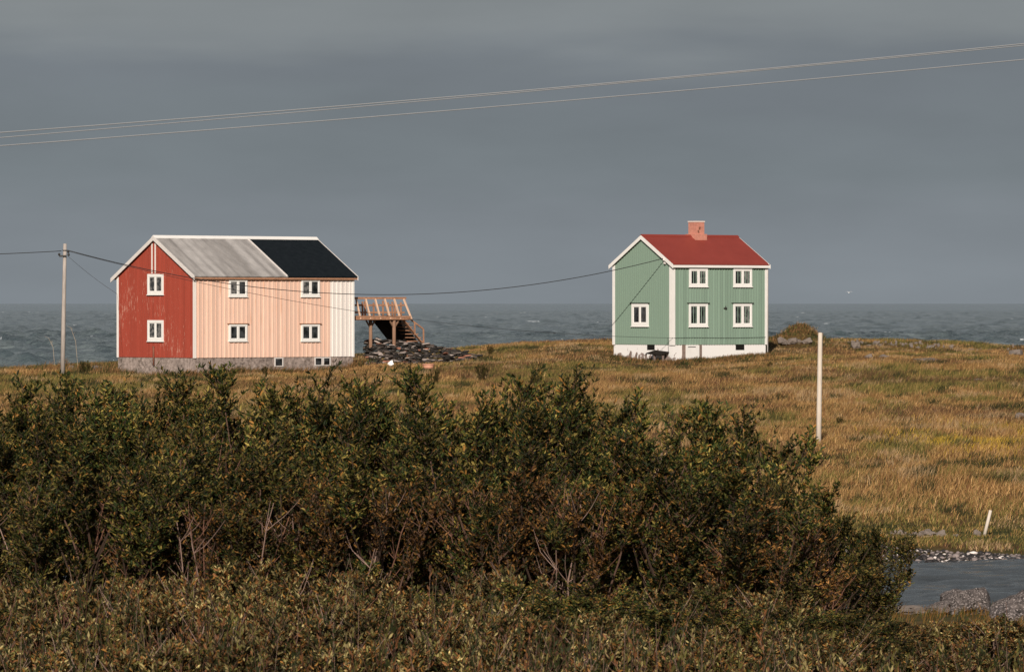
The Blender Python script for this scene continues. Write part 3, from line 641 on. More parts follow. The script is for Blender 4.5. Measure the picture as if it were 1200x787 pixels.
# ------------------------------------------------------------------ stones
def rock_mesh(name, seed, sub=3, flat=0.7, rough=0.45):
    import bmesh
    bm = bmesh.new(); bmesh.ops.create_icosphere(bm, subdivisions=sub, radius=1)
    me = bpy.data.meshes.new(name); bm.to_mesh(me); bm.free()
    V = np.empty(len(me.vertices)*3); me.vertices.foreach_get('co', V); V = V.reshape(-1, 3)
    n = fbm(V[:,0]*1.1+seed*3.1+9, V[:,1]*1.1+5, V[:,2]*1.1+7, 4, seed)
    V = V*(1+rough*2*(n-.5))[:, None]
    for k in range(7):                     # a few planed facets
        q = RNG.normal(size=3); q /= np.linalg.norm(q); dd = V@q; lim = .72+.2*RNG.random(); V = V-np.outer(np.maximum(dd-lim, 0)*.85, q)
    V[:, 2] *= flat; me.vertices.foreach_set('co', V.ravel()); me.update(); return me
RK_M = [rock_mesh('rock', s, 4, .75, 1.0) for s in range(6)]
def rock(mesh, u, v, Y, w, h, label, group=None, m=None, rz=None, name='rock', dep=1.0, sink=0.25):
    """w, h in photograph pixels"""
    k = Y/F; me = RK_M[mesh].copy(); me.materials.append(m or M['rock'])
    me.polygons.foreach_set('use_smooth', [False]*len(me.polygons))
    o = bpy.data.objects.new(name, me); COL.objects.link(o); p = at(u, v, Y); o.location = p
    if h < 12: o.location.z = min(p.z, gz(p.x, p.y)+h*k*.48)
    o.scale = (w*k/2, w*k/2*dep, h*k/1.2); o.rotation_euler = (0, 0, random.random()*.6 if rz is None else rz)
    return tag(o, label, 'rock', group)
rock(0, 1133, 711, 121, 66, 30, 'lichen spotted boulder with a mossy foot at the near river bank', name='boulder', rz=.3)
rock(0, 1204, 732, 117, 86, 50, 'larger grey boulder cut by the right edge of the photo', name='boulder', rz=2.3)
rock(5, 1100, 714, 120.5, 30, 15, 'low dark rock leaning on the left side of the lichen spotted boulder')
rock(4, 1084, 717, 121, 60, 8, 'low flat slab of rock left of the lichen spotted boulder', m=M['pale_rock'])
rock(3, 1060, 713, 122, 40, 9, 'small flat rock close behind the last bush by the river', m=M['pale_rock'])
for i, (u, v, w, h, lb) in enumerate([(1047,622,10,6,'small stone leftmost of the pale row on the far bank'), (1058,620.5,12,7,'angular pale stone second in the row on the far bank'), (1066,627,9,4,'tiny flat stone in front of the pale row on the far bank'),
        (1074,624,12,6,'rounded pale stone left of the biggest one on the far bank'), (1086,624,16,9,'biggest grey stone of the row on the far bank'), (1102,627,12,9,'upright pale stone right of the biggest one on the far bank'),
        (1120,629,9,5,'lone low stone midway along the far bank'), (1146,625,9,7,'whitish stone just left of the leaning stake')]):
    rock(i % 6, u, v, 160, w, h, lb, 'pale stones on the far river bank', M['pale_rock'], name='stone')
rock(2, 1196, 484, 222, 16, 9, 'pale rock in the grass at the right edge of the photo', m=M['pale_rock'])
for i, (u, v, w, h, lb) in enumerate([(917,391,12,8,'broad pale rock on the left flank of the mound'), (929,394,14,6,'flat grey slab at the foot of the mound'), (946,397,9,6,'round pale rock on the right foot of the mound'), (936,382,7,5,'dark stone on the very top of the mound'), (931,386,7,4,'narrow dark rock just left of the mound top'), (943,387,8,4,'dark rock on the right shoulder of the mound'), (924,390,7,4,'small rock between mound top and its left flank'),
        (1003,400,12,7,'largest pale rock on the crest between mound and stone row'), (1018,411,9,5,'grey rock in the grass below the crest right of the bare pole'), (1035,409,10,5,'flat rock in the grass below the stone row'), (1085,414,26,5,'long flat ledge of rock in the grass below the stone row'),
        (1090,418,16,4,'short flat ledge just under the long one'), (1150,431,16,4,'low flat rock in the grass far right'), (1190,405,18,7,'broad pale rock on the crest at the right edge')]):
    rock((i*5+1) % 6, u, v, 326 if v < 399 else 328 - (v-399)*1.9, w, h, lb, 'rocks on the grassy crest', M['pale_rock'])
for i in range(72):
    u = 998+i*2.0+random.uniform(-4,4) if i < 52 else 1108+(i-52)*5+random.uniform(-4,4)
    v = (398.5+(u-1012)*.035 if u < 1095 else 404.5)+abs(random.gauss(0,2.4))-.5
    rock(i % 6, u, v, 337-random.uniform(0,5), min(9, random.lognormvariate(1.25,.45)), min(6, random.lognormvariate(1.0,.45)), 'small pale stone in the long row along the crest against the sea', 'row of stones along the crest', M['pale_rock'], name='stone')
for u, v, w, h, lb in ((86,424,10,5,'grey rock right of the utility pole foot'), (116,424,16,5,'pale flat rock on the ridge between pole and red gable'), (52,427,8,4,'small rock on the ridge left of the utility pole')):
    rock(1, u, v, 322, w, h, lb, m=M['pale_rock'])
# pebbly shore (nobody could count it)
def ico(sub):
    import bmesh
    bm = bmesh.new(); bmesh.ops.create_icosphere(bm, subdivisions=sub, radius=1); V = np.array([v.co[:] for v in bm.verts]); Fa = np.array([[v.index for v in f.verts] for f in bm.faces]); bm.free(); return V, Fa
IV, IF = ico(1)
def stones(name, X, Y, Z, sz, mat, col, flat=.6):
    n = len(X); V = np.repeat(IV[None], n, 0)*(1+.35*(RNG.random((n, len(IV), 1))-.5)); V[:, :, 2] *= flat; V *= np.array(sz)[:, None, None]*(0.7+.6*RNG.random((n,1,3)))
    V += np.stack([X, Y, Z], -1)[:, None]; Fa = (IF[None]+np.arange(n)[:, None, None]*len(IV)).reshape(-1, 3)
    return np_mesh(name, V.reshape(-1,3), Fa, mat, np.repeat(col, len(IV), 0))
n = 13000
X = RNG.uniform(-6, 26, n); Y = 149.6+RNG.random(n)**1.2*4.2; Z = ground(X, Y)
t = RNG.random((n,1)); c0 = RNG.random((n,1))
col = np.where(c0 < .55, np.array([[.026,.022,.022]]), np.where(c0 < .86, np.array([[.19,.155,.145]]), np.array([[.55,.49,.46]])))*(0.6+.8*t)
tag(stones('shore_stones', X, Y, Z+.03, np.exp(RNG.normal(np.log(.045), .5, n)).clip(.02,.15), M['slab'], col), 'dark and pale shingle along the far waterline of the river', 'shingle', kind='stuff')
# slab heap beside the porch
mb = MB(); V = []; n = 620
prof_u = [428, 436, 450, 480, 505, 530, 565]; prof_v = [400, 396, 397, 401, 404, 409, 417]
for i in range(n):
    u = random.uniform(429, 563) if i % 3 else random.uniform(429, 515); top = np.interp(u, prof_u, prof_v)
    v = random.uniform(top, 429); Yd = 318 + (425-v)*.16 + random.uniform(-.4,.4); p = at(u, v, Yd)
    w, dd, h = random.uniform(.10,.36), random.uniform(.12,.3), random.uniform(.018,.05)
    e = Matrix.Rotation(random.uniform(0,3.1),4,'Z')@Matrix.Rotation(random.gauss(0,.16),4,'X')@Matrix.Rotation(random.gauss(0,.16),4,'Y')
    poly = [(-w,-dd*.7),(-w*.4,-dd),(w*.7,-dd*.9),(w,-dd*.1),(w*.6,dd),(-w*.5,dd*.8)]
    vs = [p+(e@Vector((a*random.uniform(.8,1.1), b_*random.uniform(.8,1.1), s_*h))) for s_ in (-1,1) for a, b_ in poly]
    r_ = random.random(); c = (.022,.018,.015) if r_ < .6 else (.085,.066,.055) if r_ < .84 else (.34,.28,.25) if r_ < .96 else (.26,.11,.07)  # dark slate, toned down further to stand for the porch shadow
    k = random.uniform(.7,1.3); mb.add(vs, [(5,4,3,2,1,0),(6,7,8,9,10,11)]+[(j,(j+1)%6,6+(j+1)%6,6+j) for j in range(6)], tuple(q*k for q in c))
o = mb.build('slab_heap', M['slab']); tag(o, 'long heap of dark slate slabs beside the ruined porch', 'stone heap', kind='stuff')
# small things by the houses
rock(5, 457.5, 424, 314, 6, 6, 'white stone at the foot of the right porch post', m=M['white'], name='stone')
p = at(502, 433, 306); tub = thing('tub', p, 'faded orange plastic tub in the grass by the slab heap', 'tub')
b = MB(); b.tube([(0,0,0),(0,0,.30)], [.27,.34], 16); b.build('body', M['plastic'], tub, True); b = MB(); b.tube([(0,0,.28),(0,0,.35)], [.37,.37], 16); b.build('rim', M['plastic'], tub)
for u, lean, hgt, lb in ((723,.10,.55,'broad grey board leaning on the left end of the white foundation'), (733,-.16,.62,'narrow pale board leaning beside the broad grey one'), (737.5,.2,.66,'crooked board in the middle of the loose boards'), (741.5,-.05,.60,'upright board right of the crooked one'), (747.5,.22,.45,'shortest loose board, tilted away to the right')):
    y, z = fg.xdir(u, 424, -.35); w = .34 if u == 723 else .11
    b = MB(); b.bar((-.35, y, z-.1), (-.06, y+lean, z+hgt), w, .03, (1,0,0)); o = b.build('loose_board', M['grey_wood']); o.location = fg.o; o.rotation_euler = (0,0,fg.th); tag(o, lb, 'board', 'loose boards against the white foundation')
ht = thing('cellar_hatch', fg.o, 'dark tilted cellar hatch on short legs against the white foundation', 'hatch', fg.th)
(y0, z0), (y1, z1) = fg.xdir(777, 414.5, -.5), fg.xdir(760.5, 412.5, -.5)
b = MB(); b.prism([(-.75, y0, z0-.1), (-.75, y1, z1-.1), (-.02, y1, z1+.08), (-.02, y0, z0+.08)], (0,0,.05)); b.build('lid', M['dark_wood_and_shade'], ht)
for y, z in ((y0-.15, z0), (y1+.15, z1), ((y0+y1)/2, (z0+z1)/2)):
    b = MB(); b.box(-.66, -.58, y-.05, y+.05, z-.75, z-.10); b.build('leg', M['grey_wood'], ht)
# gull far out over the water
k = at(995, 343, 1100)
b = MB(); b.tube([(-.28,0,.0),(-.15,0,.03),(.05,0,.03),(.2,0,.02),(.3,0,.0)], [.02,.09,.11,.07,.02], 8)
for s in (-1, 1): b.add([(.08,s*.06,.06),(-.12,s*.06,.06),(-.10,s*.38,.24),(.08,s*.40,.25),(-.16,s*.75,.16),(-.02,s*.62,.22),(.08,s*.06,.035),(-.12,s*.06,.04),(-.10,s*.38,.22),(.08,s*.40,.225)], [(0,1,2,3),(3,2,4,5),(6,9,8,7),(0,3,9,6),(1,7,8,2)])
o = b.build('gull', M['feather'], None, True, recalc=False); o.location = k; o.rotation_euler = (0, 0, R(60)); o.scale = (1.15,1.15,1.15); tag(o, 'white gull flying low over the sea right of the green house', 'bird')
for u0, v0, u1, v1, lb in ((64,424,57,396,'dry pale stalk left of the utility pole foot'), (91,424,83,384,'taller bent dry stalk between the utility pole and the red gable')):
    a, c = at(u0, v0+4, 306), at(u1, v1, 306); m_ = a.lerp(c, .6)+Vector((.12,0,.1))
    b = MB(); b.tube([a, m_, c, c+Vector((-.25,0,.12))], [.012,.011,.008,.004], 6, True, (.40,.32,.24))
    for q in range(9): s_ = m_.lerp(c, random.random()); b.tube([s_, s_+Vector((random.uniform(-.12,.12), random.uniform(-.1,.1), .12))], [.006,.003], 4, True, (.40,.32,.24))
    tag(b.build('dry_stalk', M['twig']), lb, 'plant')

# ------------------------------------------------------------------ grass of the field
def blades(name, X, Y, H, nb, wid, spread, colf, mat, lean=.45):
    n = len(X); Z = ground(X, Y)-.03
    bx_ = (np.repeat(X, nb)+RNG.normal(0, spread, n*nb)); by_ = np.repeat(Y, nb)+RNG.normal(0, spread, n*nb); bz_ = np.repeat(Z, nb)
    h = np.repeat(H, nb)*(.5+.7*RNG.random(n*nb)); a = RNG.random(n*nb)*6.283; w = wid*(.7+.6*RNG.random(n*nb))
    la = RNG.random(n*nb)*6.283; lm = h*lean*RNG.random(n*nb); lx = np.cos(la)*lm+h*.25; ly = np.sin(la)*lm
    p0 = np.stack([bx_-np.cos(a)*w, by_-np.sin(a)*w, bz_], -1); p1 = np.stack([bx_+np.cos(a)*w, by_+np.sin(a)*w, bz_], -1)
    p2 = np.stack([bx_+lx*.35+np.cos(a)*w*.8, by_+ly*.35+np.sin(a)*w*.8, bz_+h*.6], -1); p3 = np.stack([bx_+lx*.35-np.cos(a)*w*.8, by_+ly*.35-np.sin(a)*w*.8, bz_+h*.6], -1)
    p4 = np.stack([bx_+lx, by_+ly, bz_+h], -1)
    V = np.stack([p0,p1,p2,p3,p4], 1).reshape(-1,3); k = np.arange(n*nb)*5
    T = np.concatenate([np.stack([k,k+1,k+2],-1), np.stack([k,k+2,k+3],-1), np.stack([k+3,k+2,k+4],-1)])
    c = colf(bx_, by_, np.repeat(np.arange(n), nb)); return np_mesh(name, V, T, mat, np.repeat(c, 5, 0))
def field_col(x, y, tuft):
    n = len(x); tr = np.random.default_rng(3).random(tuft.max()+1)[tuft]; r = RNG.random(n)
    g1 = fbm(x/7, y/15, oct=4, seed=41); g2 = fbm(x/2.4, y/5, oct=3, seed=47)
    c = np.array([.355,.198,.074])*np.ones((n,1))
    def put(mask, v): c[mask] = v
    put(r < .24, (.53,.325,.140)); put((r > .78), (.200,.096,.042)); put((r > .55) & (r < .70), (.235,.160,.050))
    gm = sstep(.45, .60, g1*.5+g2*.5)
    gm = np.maximum(gm, .80*sstep(175, 163, y))                          # greener bank
    pick = RNG.random(n) < gm*.85
    put(pick, (.165,.142,.038)); put(pick & (r < .3), (.28,.210,.066)); put(pick & (r > .80), (.055,.060,.020))
    br = sstep(.54, .64, fbm(x/5+50, y/9, oct=3, seed=53)); put(RNG.random(n) < br*.5, (.125,.062,.035))
    dk = sstep(.62, .70, fbm(x/1.3+9, y/2.4, oct=2, seed=59)); put(RNG.random(n) < dk*.8, (.045,.046,.018))
    lt = sstep(.60, .70, fbm(x/1.8+31, y/4, oct=2, seed=67)); put(RNG.random(n) < lt*.5, (.42,.28,.15))
    # yellow flowering patch at the right
    yl = np.exp(-(((x-(1150-600)*205/F)/2.8)**2+((y-203)/9)**2))*sstep(.42, .6, fbm(x/1.1, y/2, oct=2, seed=61)); put(RNG.random(n) < yl*.8, (.52,.33,.04))
    return c*(.72+.5*tr[:, None])*(.88+.24*RNG.random((n,1)))
def in_houses(X, Y):
    r = np.zeros(len(X), bool)
    for f, Lh, Wh in ((fr, LR, WR), (fg, LG, WG)):
        px, py = X-f.o.x, Y-f.o.y; lx_, ly_ = px*f.c+py*f.s, -px*f.s+py*f.c
        r |= (lx_ > -.1) & (lx_ < Lh+.1) & (ly_ > -.1) & (ly_ < Wh+.1)
    return r
n = 112000
Y = 154.5+RNG.random(n)*191; X = RNG.uniform(-1, 1, n)*(Y*.1+22)
U = 600+X*F/Y
keep = ~in_houses(X, Y) & (RNG.random(n) < np.where((Y < 235) & (U < 860), .25, 1.0)) & (RNG.random(n) < sstep(153.5, 156, Y))
X, Y = X[keep], Y[keep]
H = (.14+.34*fbm(X/2, Y/4, oct=3, seed=71))*(.55+.45*sstep(160, 172, Y))*(1-.40*sstep(285, 310, Y))
o = blades('grass', X, Y, H, 15, .0105, .22, field_col, M['grass'], .95); tag(o, 'golden brown and green wild grass covering the field', 'grass', kind='stuff')
# ranker weeds along the foundations, on the mound and on the left ridge
wx, wy, wh = [], [], []
for f, Lh, Wh in ((fr, LR, WR), (fg, LG, WG)):
    for i in range(420):
        q = f.world((random.uniform(-.5, Lh+.5), -abs(random.gauss(0,.55))-.1, 0)); wx.append(q.x); wy.append(q.y); wh.append(random.uniform(.25,.65) if f is fr else random.uniform(.15,.38))
    for i in range(240):
        q = f.world((-abs(random.gauss(0,.55))-.1, random.uniform(-.5, Wh+.5), 0)); wx.append(q.x); wy.append(q.y); wh.append(random.uniform(.25,.65) if f is fr else random.uniform(.12,.34))
mx_, my_ = at(938, 381, 329)[:2]
for i in range(230): wx.append(mx_+random.gauss(0,1.3)); wy.append(my_+random.gauss(0,1.3)); wh.append(random.uniform(.10,.32))
for i in range(500):
    q = at(random.uniform(-10,140), 424, random.uniform(300,326)); wx.append(q.x); wy.append(q.y); wh.append(random.uniform(.25,.7))
def weed_col(x, y, t):
    n_ = len(x); r = np.random.default_rng(5).random(t.max()+1)[t][:,None]
    return np.where(r < .55, np.array([[.24,.130,.055]]), np.where(r < .75, np.array([[.085,.085,.026]]), np.array([[.040,.048,.016]])))*(.6+.7*RNG.random((n_,1)))
wx, wy, wh = np.array(wx), np.array(wy), np.array(wh); k_ = ~in_houses(wx, wy)
o = blades('weeds', wx[k_], wy[k_], wh[k_], 16, .016, .16, weed_col, M['grass'], .8); tag(o, 'rank brown and green weeds along the house foundations and ridge', 'weeds', kind='stuff')
# near bank beyond the bushes
n = 9500
X = RNG.uniform(-26, 42, n); Y = RNG.uniform(56, 123, n)
def bank_col(x, y, t): n_ = len(x); r = RNG.random((n_,1)); return np.where(r < .30, np.array([[.10,.085,.022]]), np.where(r < .8, np.array([[.21,.105,.028]]), np.array([[.045,.05,.015]])))*(.7+.5*RNG.random((n_,1)))
o = blades('bank_grass', X, Y, (.10+.30*fbm(X*.9, Y*.5, oct=3, seed=77)), 14, .008, .16, bank_col, M['grass'], .8); tag(o, 'mossy olive and rust coloured grass on the near river bank', 'grass', kind='stuff')

# ------------------------------------------------------------------ bushes
def rot_basis(d):
    d = d/np.linalg.norm(d, axis=-1, keepdims=True); a = np.cross(d, np.array([0.13,0.31,0.94])); a /= np.linalg.norm(a, axis=-1, keepdims=True)+1e-9; return d, a, np.cross(a, d)
def leaf_mesh(name, pos, direc, L, Wd, col, mat, parent):
    """folded pointed leaves, six corners each, in two halves that meet at the midrib"""
    d, a, nrm = rot_basis(direc); ph = RNG.random((len(pos),1))*6.283; s = a*np.cos(ph)+nrm*np.sin(ph); q = np.cross(s, d)
    L = L[:, None]; Wd = Wd[:, None]
    p0 = pos; p1 = pos+d*L*.35+s*Wd+q*Wd*.45; p2 = pos+d*L*.72+s*Wd*.75+q*Wd*.3; p3 = pos+d*L-q*L*.10; p4 = pos+d*L*.72-s*Wd*.75+q*Wd*.3; p5 = pos+d*L*.35-s*Wd+q*Wd*.45
    V = np.stack([p0,p1,p2,p3,p4,p5], 1).reshape(-1,3); k = np.arange(len(pos))*6
    Q = np.concatenate([np.stack([k,k+1,k+2,k+3],-1), np.stack([k,k+3,k+4,k+5],-1)]); return np_mesh(name, V, Q, mat, np.repeat(col, 6, 0), parent=parent)
def make_bush(seed, rad, Ht, stems, greens, dry=0.1, leaf=.046, density=1.0, bare=0):
    """a many-stemmed willow bush: arching stems, side twigs, leaves along both"""
    rg = np.random.default_rng(seed); mb = MB(); LP, LD, LC, LL = [], [], [], []
    root = thing('willow_bush', (0,0,0), '', 'bush')
    def grow(p, dirv, length, r0, level, bark):
        nseg = 6 if level == 0 else 4; pts = [np.array(p)]; dcur = np.array(dirv)/np.linalg.norm(dirv)
        for i in range(nseg):
            dcur = dcur+rg.normal(0, .11, 3)+np.array([0,0,.14]); dcur /= np.linalg.norm(dcur); pts.append(pts[-1]+dcur*length/nseg)
        mb.tube(pts, list(np.linspace(r0, r0*.35, nseg+1)), 4 if level else 5, False, bark); return pts, dcur
    cols = np.array(greens)
    def leaves(seg, f0, nl, cb):
        tpos = f0+(1-f0)*rg.random(nl); fi = tpos*(len(seg)-1); i = np.minimum(fi.astype(int), len(seg)-2); p = seg[i]+(seg[i+1]-seg[i])*(fi-i)[:, None]
        dd = seg[i+1]-seg[i]; dd /= np.linalg.norm(dd, axis=1, keepdims=True); a2 = rg.random(nl)*6.283
        side = np.stack([np.cos(a2), np.sin(a2), .1*np.ones(nl)], -1); LP.append(p); LD.append(dd*.70+side*.75+rg.normal(0,.18,(nl,3)))
        ci = rg.integers(0, len(cols), nl); c = cols[ci]*(.65+.7*rg.random((nl,1)))*(.35+1.3*cb)  # tuft brightness stands in for sunlit and shaded clumps
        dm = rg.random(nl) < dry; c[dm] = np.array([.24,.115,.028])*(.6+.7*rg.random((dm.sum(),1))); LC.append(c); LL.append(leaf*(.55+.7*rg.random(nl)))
    for s in range(stems):
        az = rg.random()*6.283; out = math.sqrt(rg.random()); rr = rad*out
        base = np.array([math.cos(az)*rr*.35, math.sin(az)*rr*.35, -.12]); dirv = np.array([math.cos(az)*out*.85, math.sin(az)*out*.85, 1.0])
        hl = Ht*(1.0-.22*out**2)*(.78+.26*rg.random())
        is_bare = s < bare
        bark = ((.28,.185,.15) if rg.random() < .4 else (.17,.085,.058)) if is_bare else ((.045,.028,.020) if rg.random() < .75 else (.10,.058,.042))
        pts, dl = grow(base, dirv, hl*(1.0+.25*out), (.0055 if is_bare else .012)+.004*rg.random(), 0, bark)
        if is_bare:
            for k in range(14):
                i = rg.integers(1, len(pts)-1); a2 = rg.random()*6.283; grow(pts[i], np.array([math.cos(a2)*.8, math.sin(a2)*.8, .6]), .12+.3*rg.random(), .0030, 1, bark)
            continue
        # leafy tufts: one at the tip and a few on the way up, empty air in between
        tufts = [1.0]+list(.28+.62*rg.random(2 if rg.random() < .6 else 1))
        for tf_ in tufts:
            cb = rg.random(); i = min(int(tf_*(len(pts)-1)), len(pts)-2); p = pts[i]+(pts[i+1]-pts[i])*(tf_*(len(pts)-1)-i)
            ntw = int((13+8*rg.random())*density); tsz = (.13+.13*rg.random())*Ht/1.6
            for k in range(ntw):
                a2 = rg.random()*6.283; q = p-np.array([0,0,1.0])*tsz*1.4*rg.random()
                tp, _ = grow(q, np.array([math.cos(a2)*.9, math.sin(a2)*.9, .35+.6*rg.random()]), tsz*(.7+.7*rg.random()), .0035, 1, bark)
                leaves(np.array(tp), .05, int(24*density), cb)
            if tf_ == 1.0: leaves(np.array(pts), .72, int(30*density), cb)
    mb.build('stems', M['twig'], root, recalc=False)
    L = np.concatenate(LL); leaf_mesh('foliage', np.concatenate(LP), np.concatenate(LD), L, L*.165, np.concatenate(LC), M['leaf'], root)
    return root
DK = [(.012,.020,.005), (.020,.031,.007), (.055,.056,.011), (.160,.120,.030)]  # leaf greens with lit and shaded tones mixed into the palette
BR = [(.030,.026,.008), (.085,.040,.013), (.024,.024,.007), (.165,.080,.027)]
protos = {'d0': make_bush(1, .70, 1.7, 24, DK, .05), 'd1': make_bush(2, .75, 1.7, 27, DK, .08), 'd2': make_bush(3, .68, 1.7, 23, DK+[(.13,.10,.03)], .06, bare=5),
          'b0': make_bush(4, .75, 1.3, 42, BR, .20, .038, .85, bare=18), 'b1': make_bush(5, .70, 1.3, 38, BR+DK[:2], .15, .038, .85, bare=16)}
PH = {'d0': 1.7, 'd1': 1.7, 'd2': 1.7, 'b0': 1.3, 'b1': 1.3}
used = set()
top_u = [-300,0,50,110,170,225,280,340,400,440,500,560,620,680,740,800,830,870,905,960,1000,1035,1065,1085]
top_v = [450,462,452,462,452,442,446,448,462,478,470,446,446,462,492,484,486,512,532,556,585,632,676,720]
GRP = 'willow bushes in the thicket'
def put_bush(kind, u, Y, vtop, label, wide=1.0):
    x = (u-600)*Y/F; z = gz(x, Y)-.05; zt = -(vtop-HOR)*Y/F; h = max(zt-z, .30)/PH[kind]/1.0; s = wide*(.55+.45*h)
    rz = random.random()*6.28; sc = (s, s, h)
    if kind not in used:
        used.add(kind); o = protos[kind]; o.location = (x, Y, z); o.rotation_euler = (0,0,rz); o.scale = sc; o['label'] = label; o['group'] = GRP
    else: o = dup(protos[kind], (x, Y, z), rz, sc, label, GRP)
    return o
BACK = [(-190,'tall dark willow bush beyond the left edge of the photo'), (-95,'dark willow bush just cut by the left edge, back row'), (0,'dark leafy bush in the left corner of the thicket, back row'), (85,'tall dark bush right under the utility pole'), (165,'dark bush with upright shoots under the red gable'),
        (238,'highest bush of the left group, under the corner of red and peach walls'), (318,'dark bush under the middle of the peach wall'), (395,'dark bush under the right end of the peach wall'), (470,'low dark bush in the dip of the thicket under the porch'),
        (545,'tall bushy willow right of the dip in the thicket'), (625,'tall dark bush in the middle of the photo, highest of the middle group'), (700,'dark bush between the middle group and the green house'), (765,'dark bush under the left wall of the green house'), (828,'bushy peak under the front wall of the green house'),
        (890,'dark bush on the falling edge of the thicket left of the bare pole'), (945,'dark round bush just under the bare pole'), (972,'small dark bush right of the bare pole reaching the river bank'), (1000,'last low dark bush overhanging the river')]
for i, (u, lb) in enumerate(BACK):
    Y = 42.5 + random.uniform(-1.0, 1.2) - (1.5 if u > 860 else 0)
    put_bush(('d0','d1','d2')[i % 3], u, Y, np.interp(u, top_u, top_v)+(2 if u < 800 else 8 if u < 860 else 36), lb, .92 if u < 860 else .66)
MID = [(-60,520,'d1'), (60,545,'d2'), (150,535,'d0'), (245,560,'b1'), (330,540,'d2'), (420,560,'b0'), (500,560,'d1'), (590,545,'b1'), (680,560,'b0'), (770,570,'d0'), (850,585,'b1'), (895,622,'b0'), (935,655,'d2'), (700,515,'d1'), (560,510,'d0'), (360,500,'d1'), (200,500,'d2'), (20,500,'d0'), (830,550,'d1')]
WORD = ['under the utility pole', 'under the red gable', 'under the left windows of the peach wall', 'under the right windows of the peach wall', 'under the porch', 'under the gap left of the green house', 'under the green gable', 'under the green front wall', 'under the bare pole']
EDGE = [130, 225, 320, 412, 520, 690, 790, 905, 1200]
for i, (u, v, k) in enumerate(MID):
    w = WORD[next(j for j, e in enumerate(EDGE) if u < e)]; near = v > 530
    lb = ('%s bush, %s of thicket, %s' % ('brownish twiggy' if k[0] == 'b' else 'dark green', 'lower front' if near else 'middle', w))
    if u == 680: lb = 'brownish twiggy bush, lower front of thicket, beside the green gable side of the gap'
    if u == 895: lb = 'brownish twiggy bush, lower front of thicket, between green house and bare pole'
    if u < 0: lb = 'dark green bush in the lower front of the thicket at the left edge'
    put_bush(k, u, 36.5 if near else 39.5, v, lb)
SG = [(.105,.092,.027), (.270,.215,.092), (.020,.022,.007), (.045,.039,.011), (.15,.066,.025)]
for k_, sd in (('s0', 21), ('s1', 22), ('s2', 23)):
    protos[k_] = make_bush(sd, .34, .75, 30, SG, .10, .036, .80, bare=4); PH[k_] = .75
EL = GRP; GRP = 'low sage shrubs along the bottom'
for i in range(64):
    Y = 32.5-(i//16)*2.7+random.uniform(-.8,.8); u = -60+(i % 16)*86+random.uniform(-34,34)
    v = np.interp(u, [0,250,500,700,900,1050,1200], [668,660,676,680,702,730,732])+(i//16)*25+random.uniform(-24,12)
    o = put_bush('s%d' % (i % 3), u, Y, v, 'low olive and sage shrub growing in the scrub along the bottom of the photo', .85)
for i in range(9):
    u = 1058+i*20+random.uniform(-8,8); put_bush('s%d' % (i % 3), u, 33.5+random.uniform(-1.5,1.5), 731+random.uniform(-7,9), 'low olive and sage shrub growing in the scrub along the bottom of the photo', .7)
GRP = EL
for u, v, w in ((640,688,'below the middle of the photo'), (765,702,'under the green gable'), (545,704,'under the slab heap'), (865,716,'under the green front wall'), (110,700,'under the utility pole'), (330,712,'under the peach wall'), (960,726,'under the bare pole')):
    put_bush('d%d' % (u % 3), u, 30.5, v, 'low dark bush standing out of the pale scrub %s' % w)
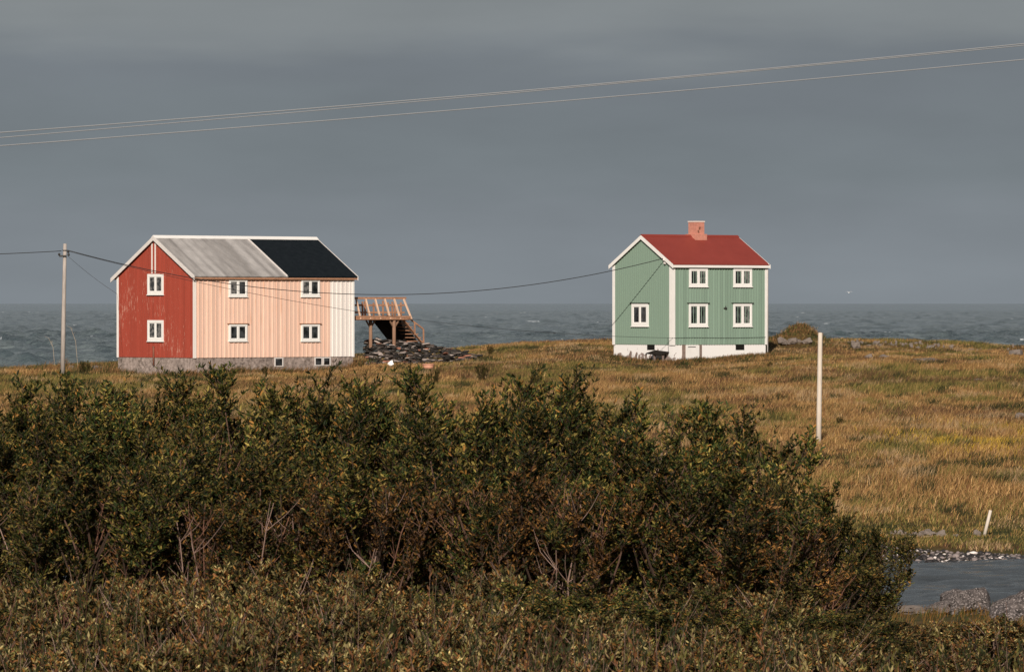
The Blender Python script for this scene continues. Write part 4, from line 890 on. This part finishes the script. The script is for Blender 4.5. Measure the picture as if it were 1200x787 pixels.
# low pale scrub in front (nobody could count its stems)
def scrub():
    n = 8100; Y = 20+RNG.random(n)*15; X = RNG.uniform(-1, 1, n)*(Y*.1+4.5); U = 600+X*F/Y
    vt = np.interp(U, [0,250,500,700,900,1050,1200], [655,648,665,670,690,722,726])+45*(fbm(X*1.4, Y*.6, oct=3, seed=81)-.5)
    Z = ground(X, Y); H = np.clip(-(vt-HOR)*Y/F-Z, .15, .95)*(.50+.55*RNG.random(n)**1.3)*(.30+.95*fbm(X*2.6, Y*1.3, oct=2, seed=83)); H = np.where(Y < 26, np.minimum(H, np.clip(-(vt-HOR+50)*Y/F-Z, .12, .9)), H)
    mbV, mbF, mbC = [], [], []; LP, LD, LL, LC = [], [], [], []
    az = RNG.random(n)*6.283; ln = RNG.random(n)*.62; dx, dy = np.cos(az)*ln+.05, np.sin(az)*ln
    base = np.stack([X,Y,Z-.05],-1); tip = base+np.stack([dx*H,dy*H,H],-1)
    # stems: three-sided slivers
    w = .0032; ang = np.array([0,2.09,4.19]); ring = np.stack([np.cos(ang),np.sin(ang),0*ang],-1)*w
    V = np.concatenate([base[:,None]+ring*1.3, tip[:,None]+ring*.4], 1).reshape(-1,3); k = np.arange(n)[:,None]*6
    Q = np.concatenate([np.stack([k[:,0]+a,k[:,0]+b_,k[:,0]+b_+3,k[:,0]+a+3],-1) for a,b_ in ((0,1),(1,2),(2,0))])
    sc = np.where(RNG.random((n,1)) < .6, np.array([[.11,.055,.036]]), np.array([[.24,.155,.115]])); VV, QQ, CC = V, Q, np.repeat(sc, 6, 0)
    nl = 30; f = .15+.85*RNG.random((n,nl))**.8; pos = base[:,None]+(tip-base)[:,None]*f[...,None]; a2 = RNG.random((n,nl))*6.283
    d = (tip-base)[:,None]/H[:,None,None]*1.0+np.stack([np.cos(a2),np.sin(a2),.1+0*a2],-1)*.45
    pat = fbm(X*1.1+5, Y*.5, oct=3, seed=91); kind = np.where(RNG.random(n) < sstep(.42,.62,pat), 1, 0); kind = np.where(RNG.random(n) < .16, 2, kind)
    kind = np.where(RNG.random(n) < .58, 3, kind); pal = np.array([[.095,.082,.022],[.240,.190,.078],[.165,.070,.028],[.020,.024,.007]]); c = pal[kind][:,None]*(.6+.8*RNG.random((n,nl,1)))
    bare_ = RNG.random((n,1)) < .10; L = np.where(bare_, .004, .022+.020*RNG.random((n,nl))).ravel(); pos = pos.reshape(-1,3); d = d.reshape(-1,3); c = c.reshape(-1,3)
    dd, a_, nrm = rot_basis(d); ph = RNG.random((len(pos),1))*6.283; s = a_*np.cos(ph)+nrm*np.sin(ph); q = np.cross(s, dd); Lc = L[:,None]; Wd = Lc*.15
    P4 = np.stack([pos, pos+dd*Lc*.5+s*Wd+q*Wd*.4, pos+dd*Lc, pos+dd*Lc*.5-s*Wd+q*Wd*.4], 1).reshape(-1,3); o_ = len(VV); kk = np.arange(len(pos))*4+o_
    Q2 = np.stack([kk,kk+1,kk+2,kk+3],-1)
    return np_mesh('scrub', np.concatenate([VV,P4]), np.concatenate([QQ,Q2]), M['scrub'], np.concatenate([CC,np.repeat(c,4,0)]))
tag(scrub(), 'low pale green willow scrub along the bottom of the photo', 'scrub', kind='stuff')
# a few small shrubs standing in the field
def small_shrub(u, v, Y, h, label):
    p = at(u, v, Y); p.z = gz(p.x, p.y); o = dup(protos['d0'], p, random.random()*6, (h*.42, h*.42, h/1.7), label, 'small shrubs in the field grass'); return o
for u, v, Y, h, lb in ((508,447,275,.85,'small dark shrub in the grass below the orange tub'), (566,441,280,1.0,'small shrub in the grass below the right end of the slab heap'), (628,452,268,.8,'low shrub in the grass left of the green house'), (575,409+10,324,.6,'tuft of shrub on the skyline right of the slab heap'),
        (902,435,295,.5,'low green shrub in the grass right of the green house'), (985,497,215,.42,'tiny dark shrub right of the foot of the bare pole'), (100,444,298,.8,'green weed clump right of the utility pole foot'), (200,438,307,.5,'green weeds against the stone foundation under the red gable'), (310,438,309,.55,'green weeds at the foot of the peach wall by the cellar window')):
    small_shrub(u, v, Y, h, lb)
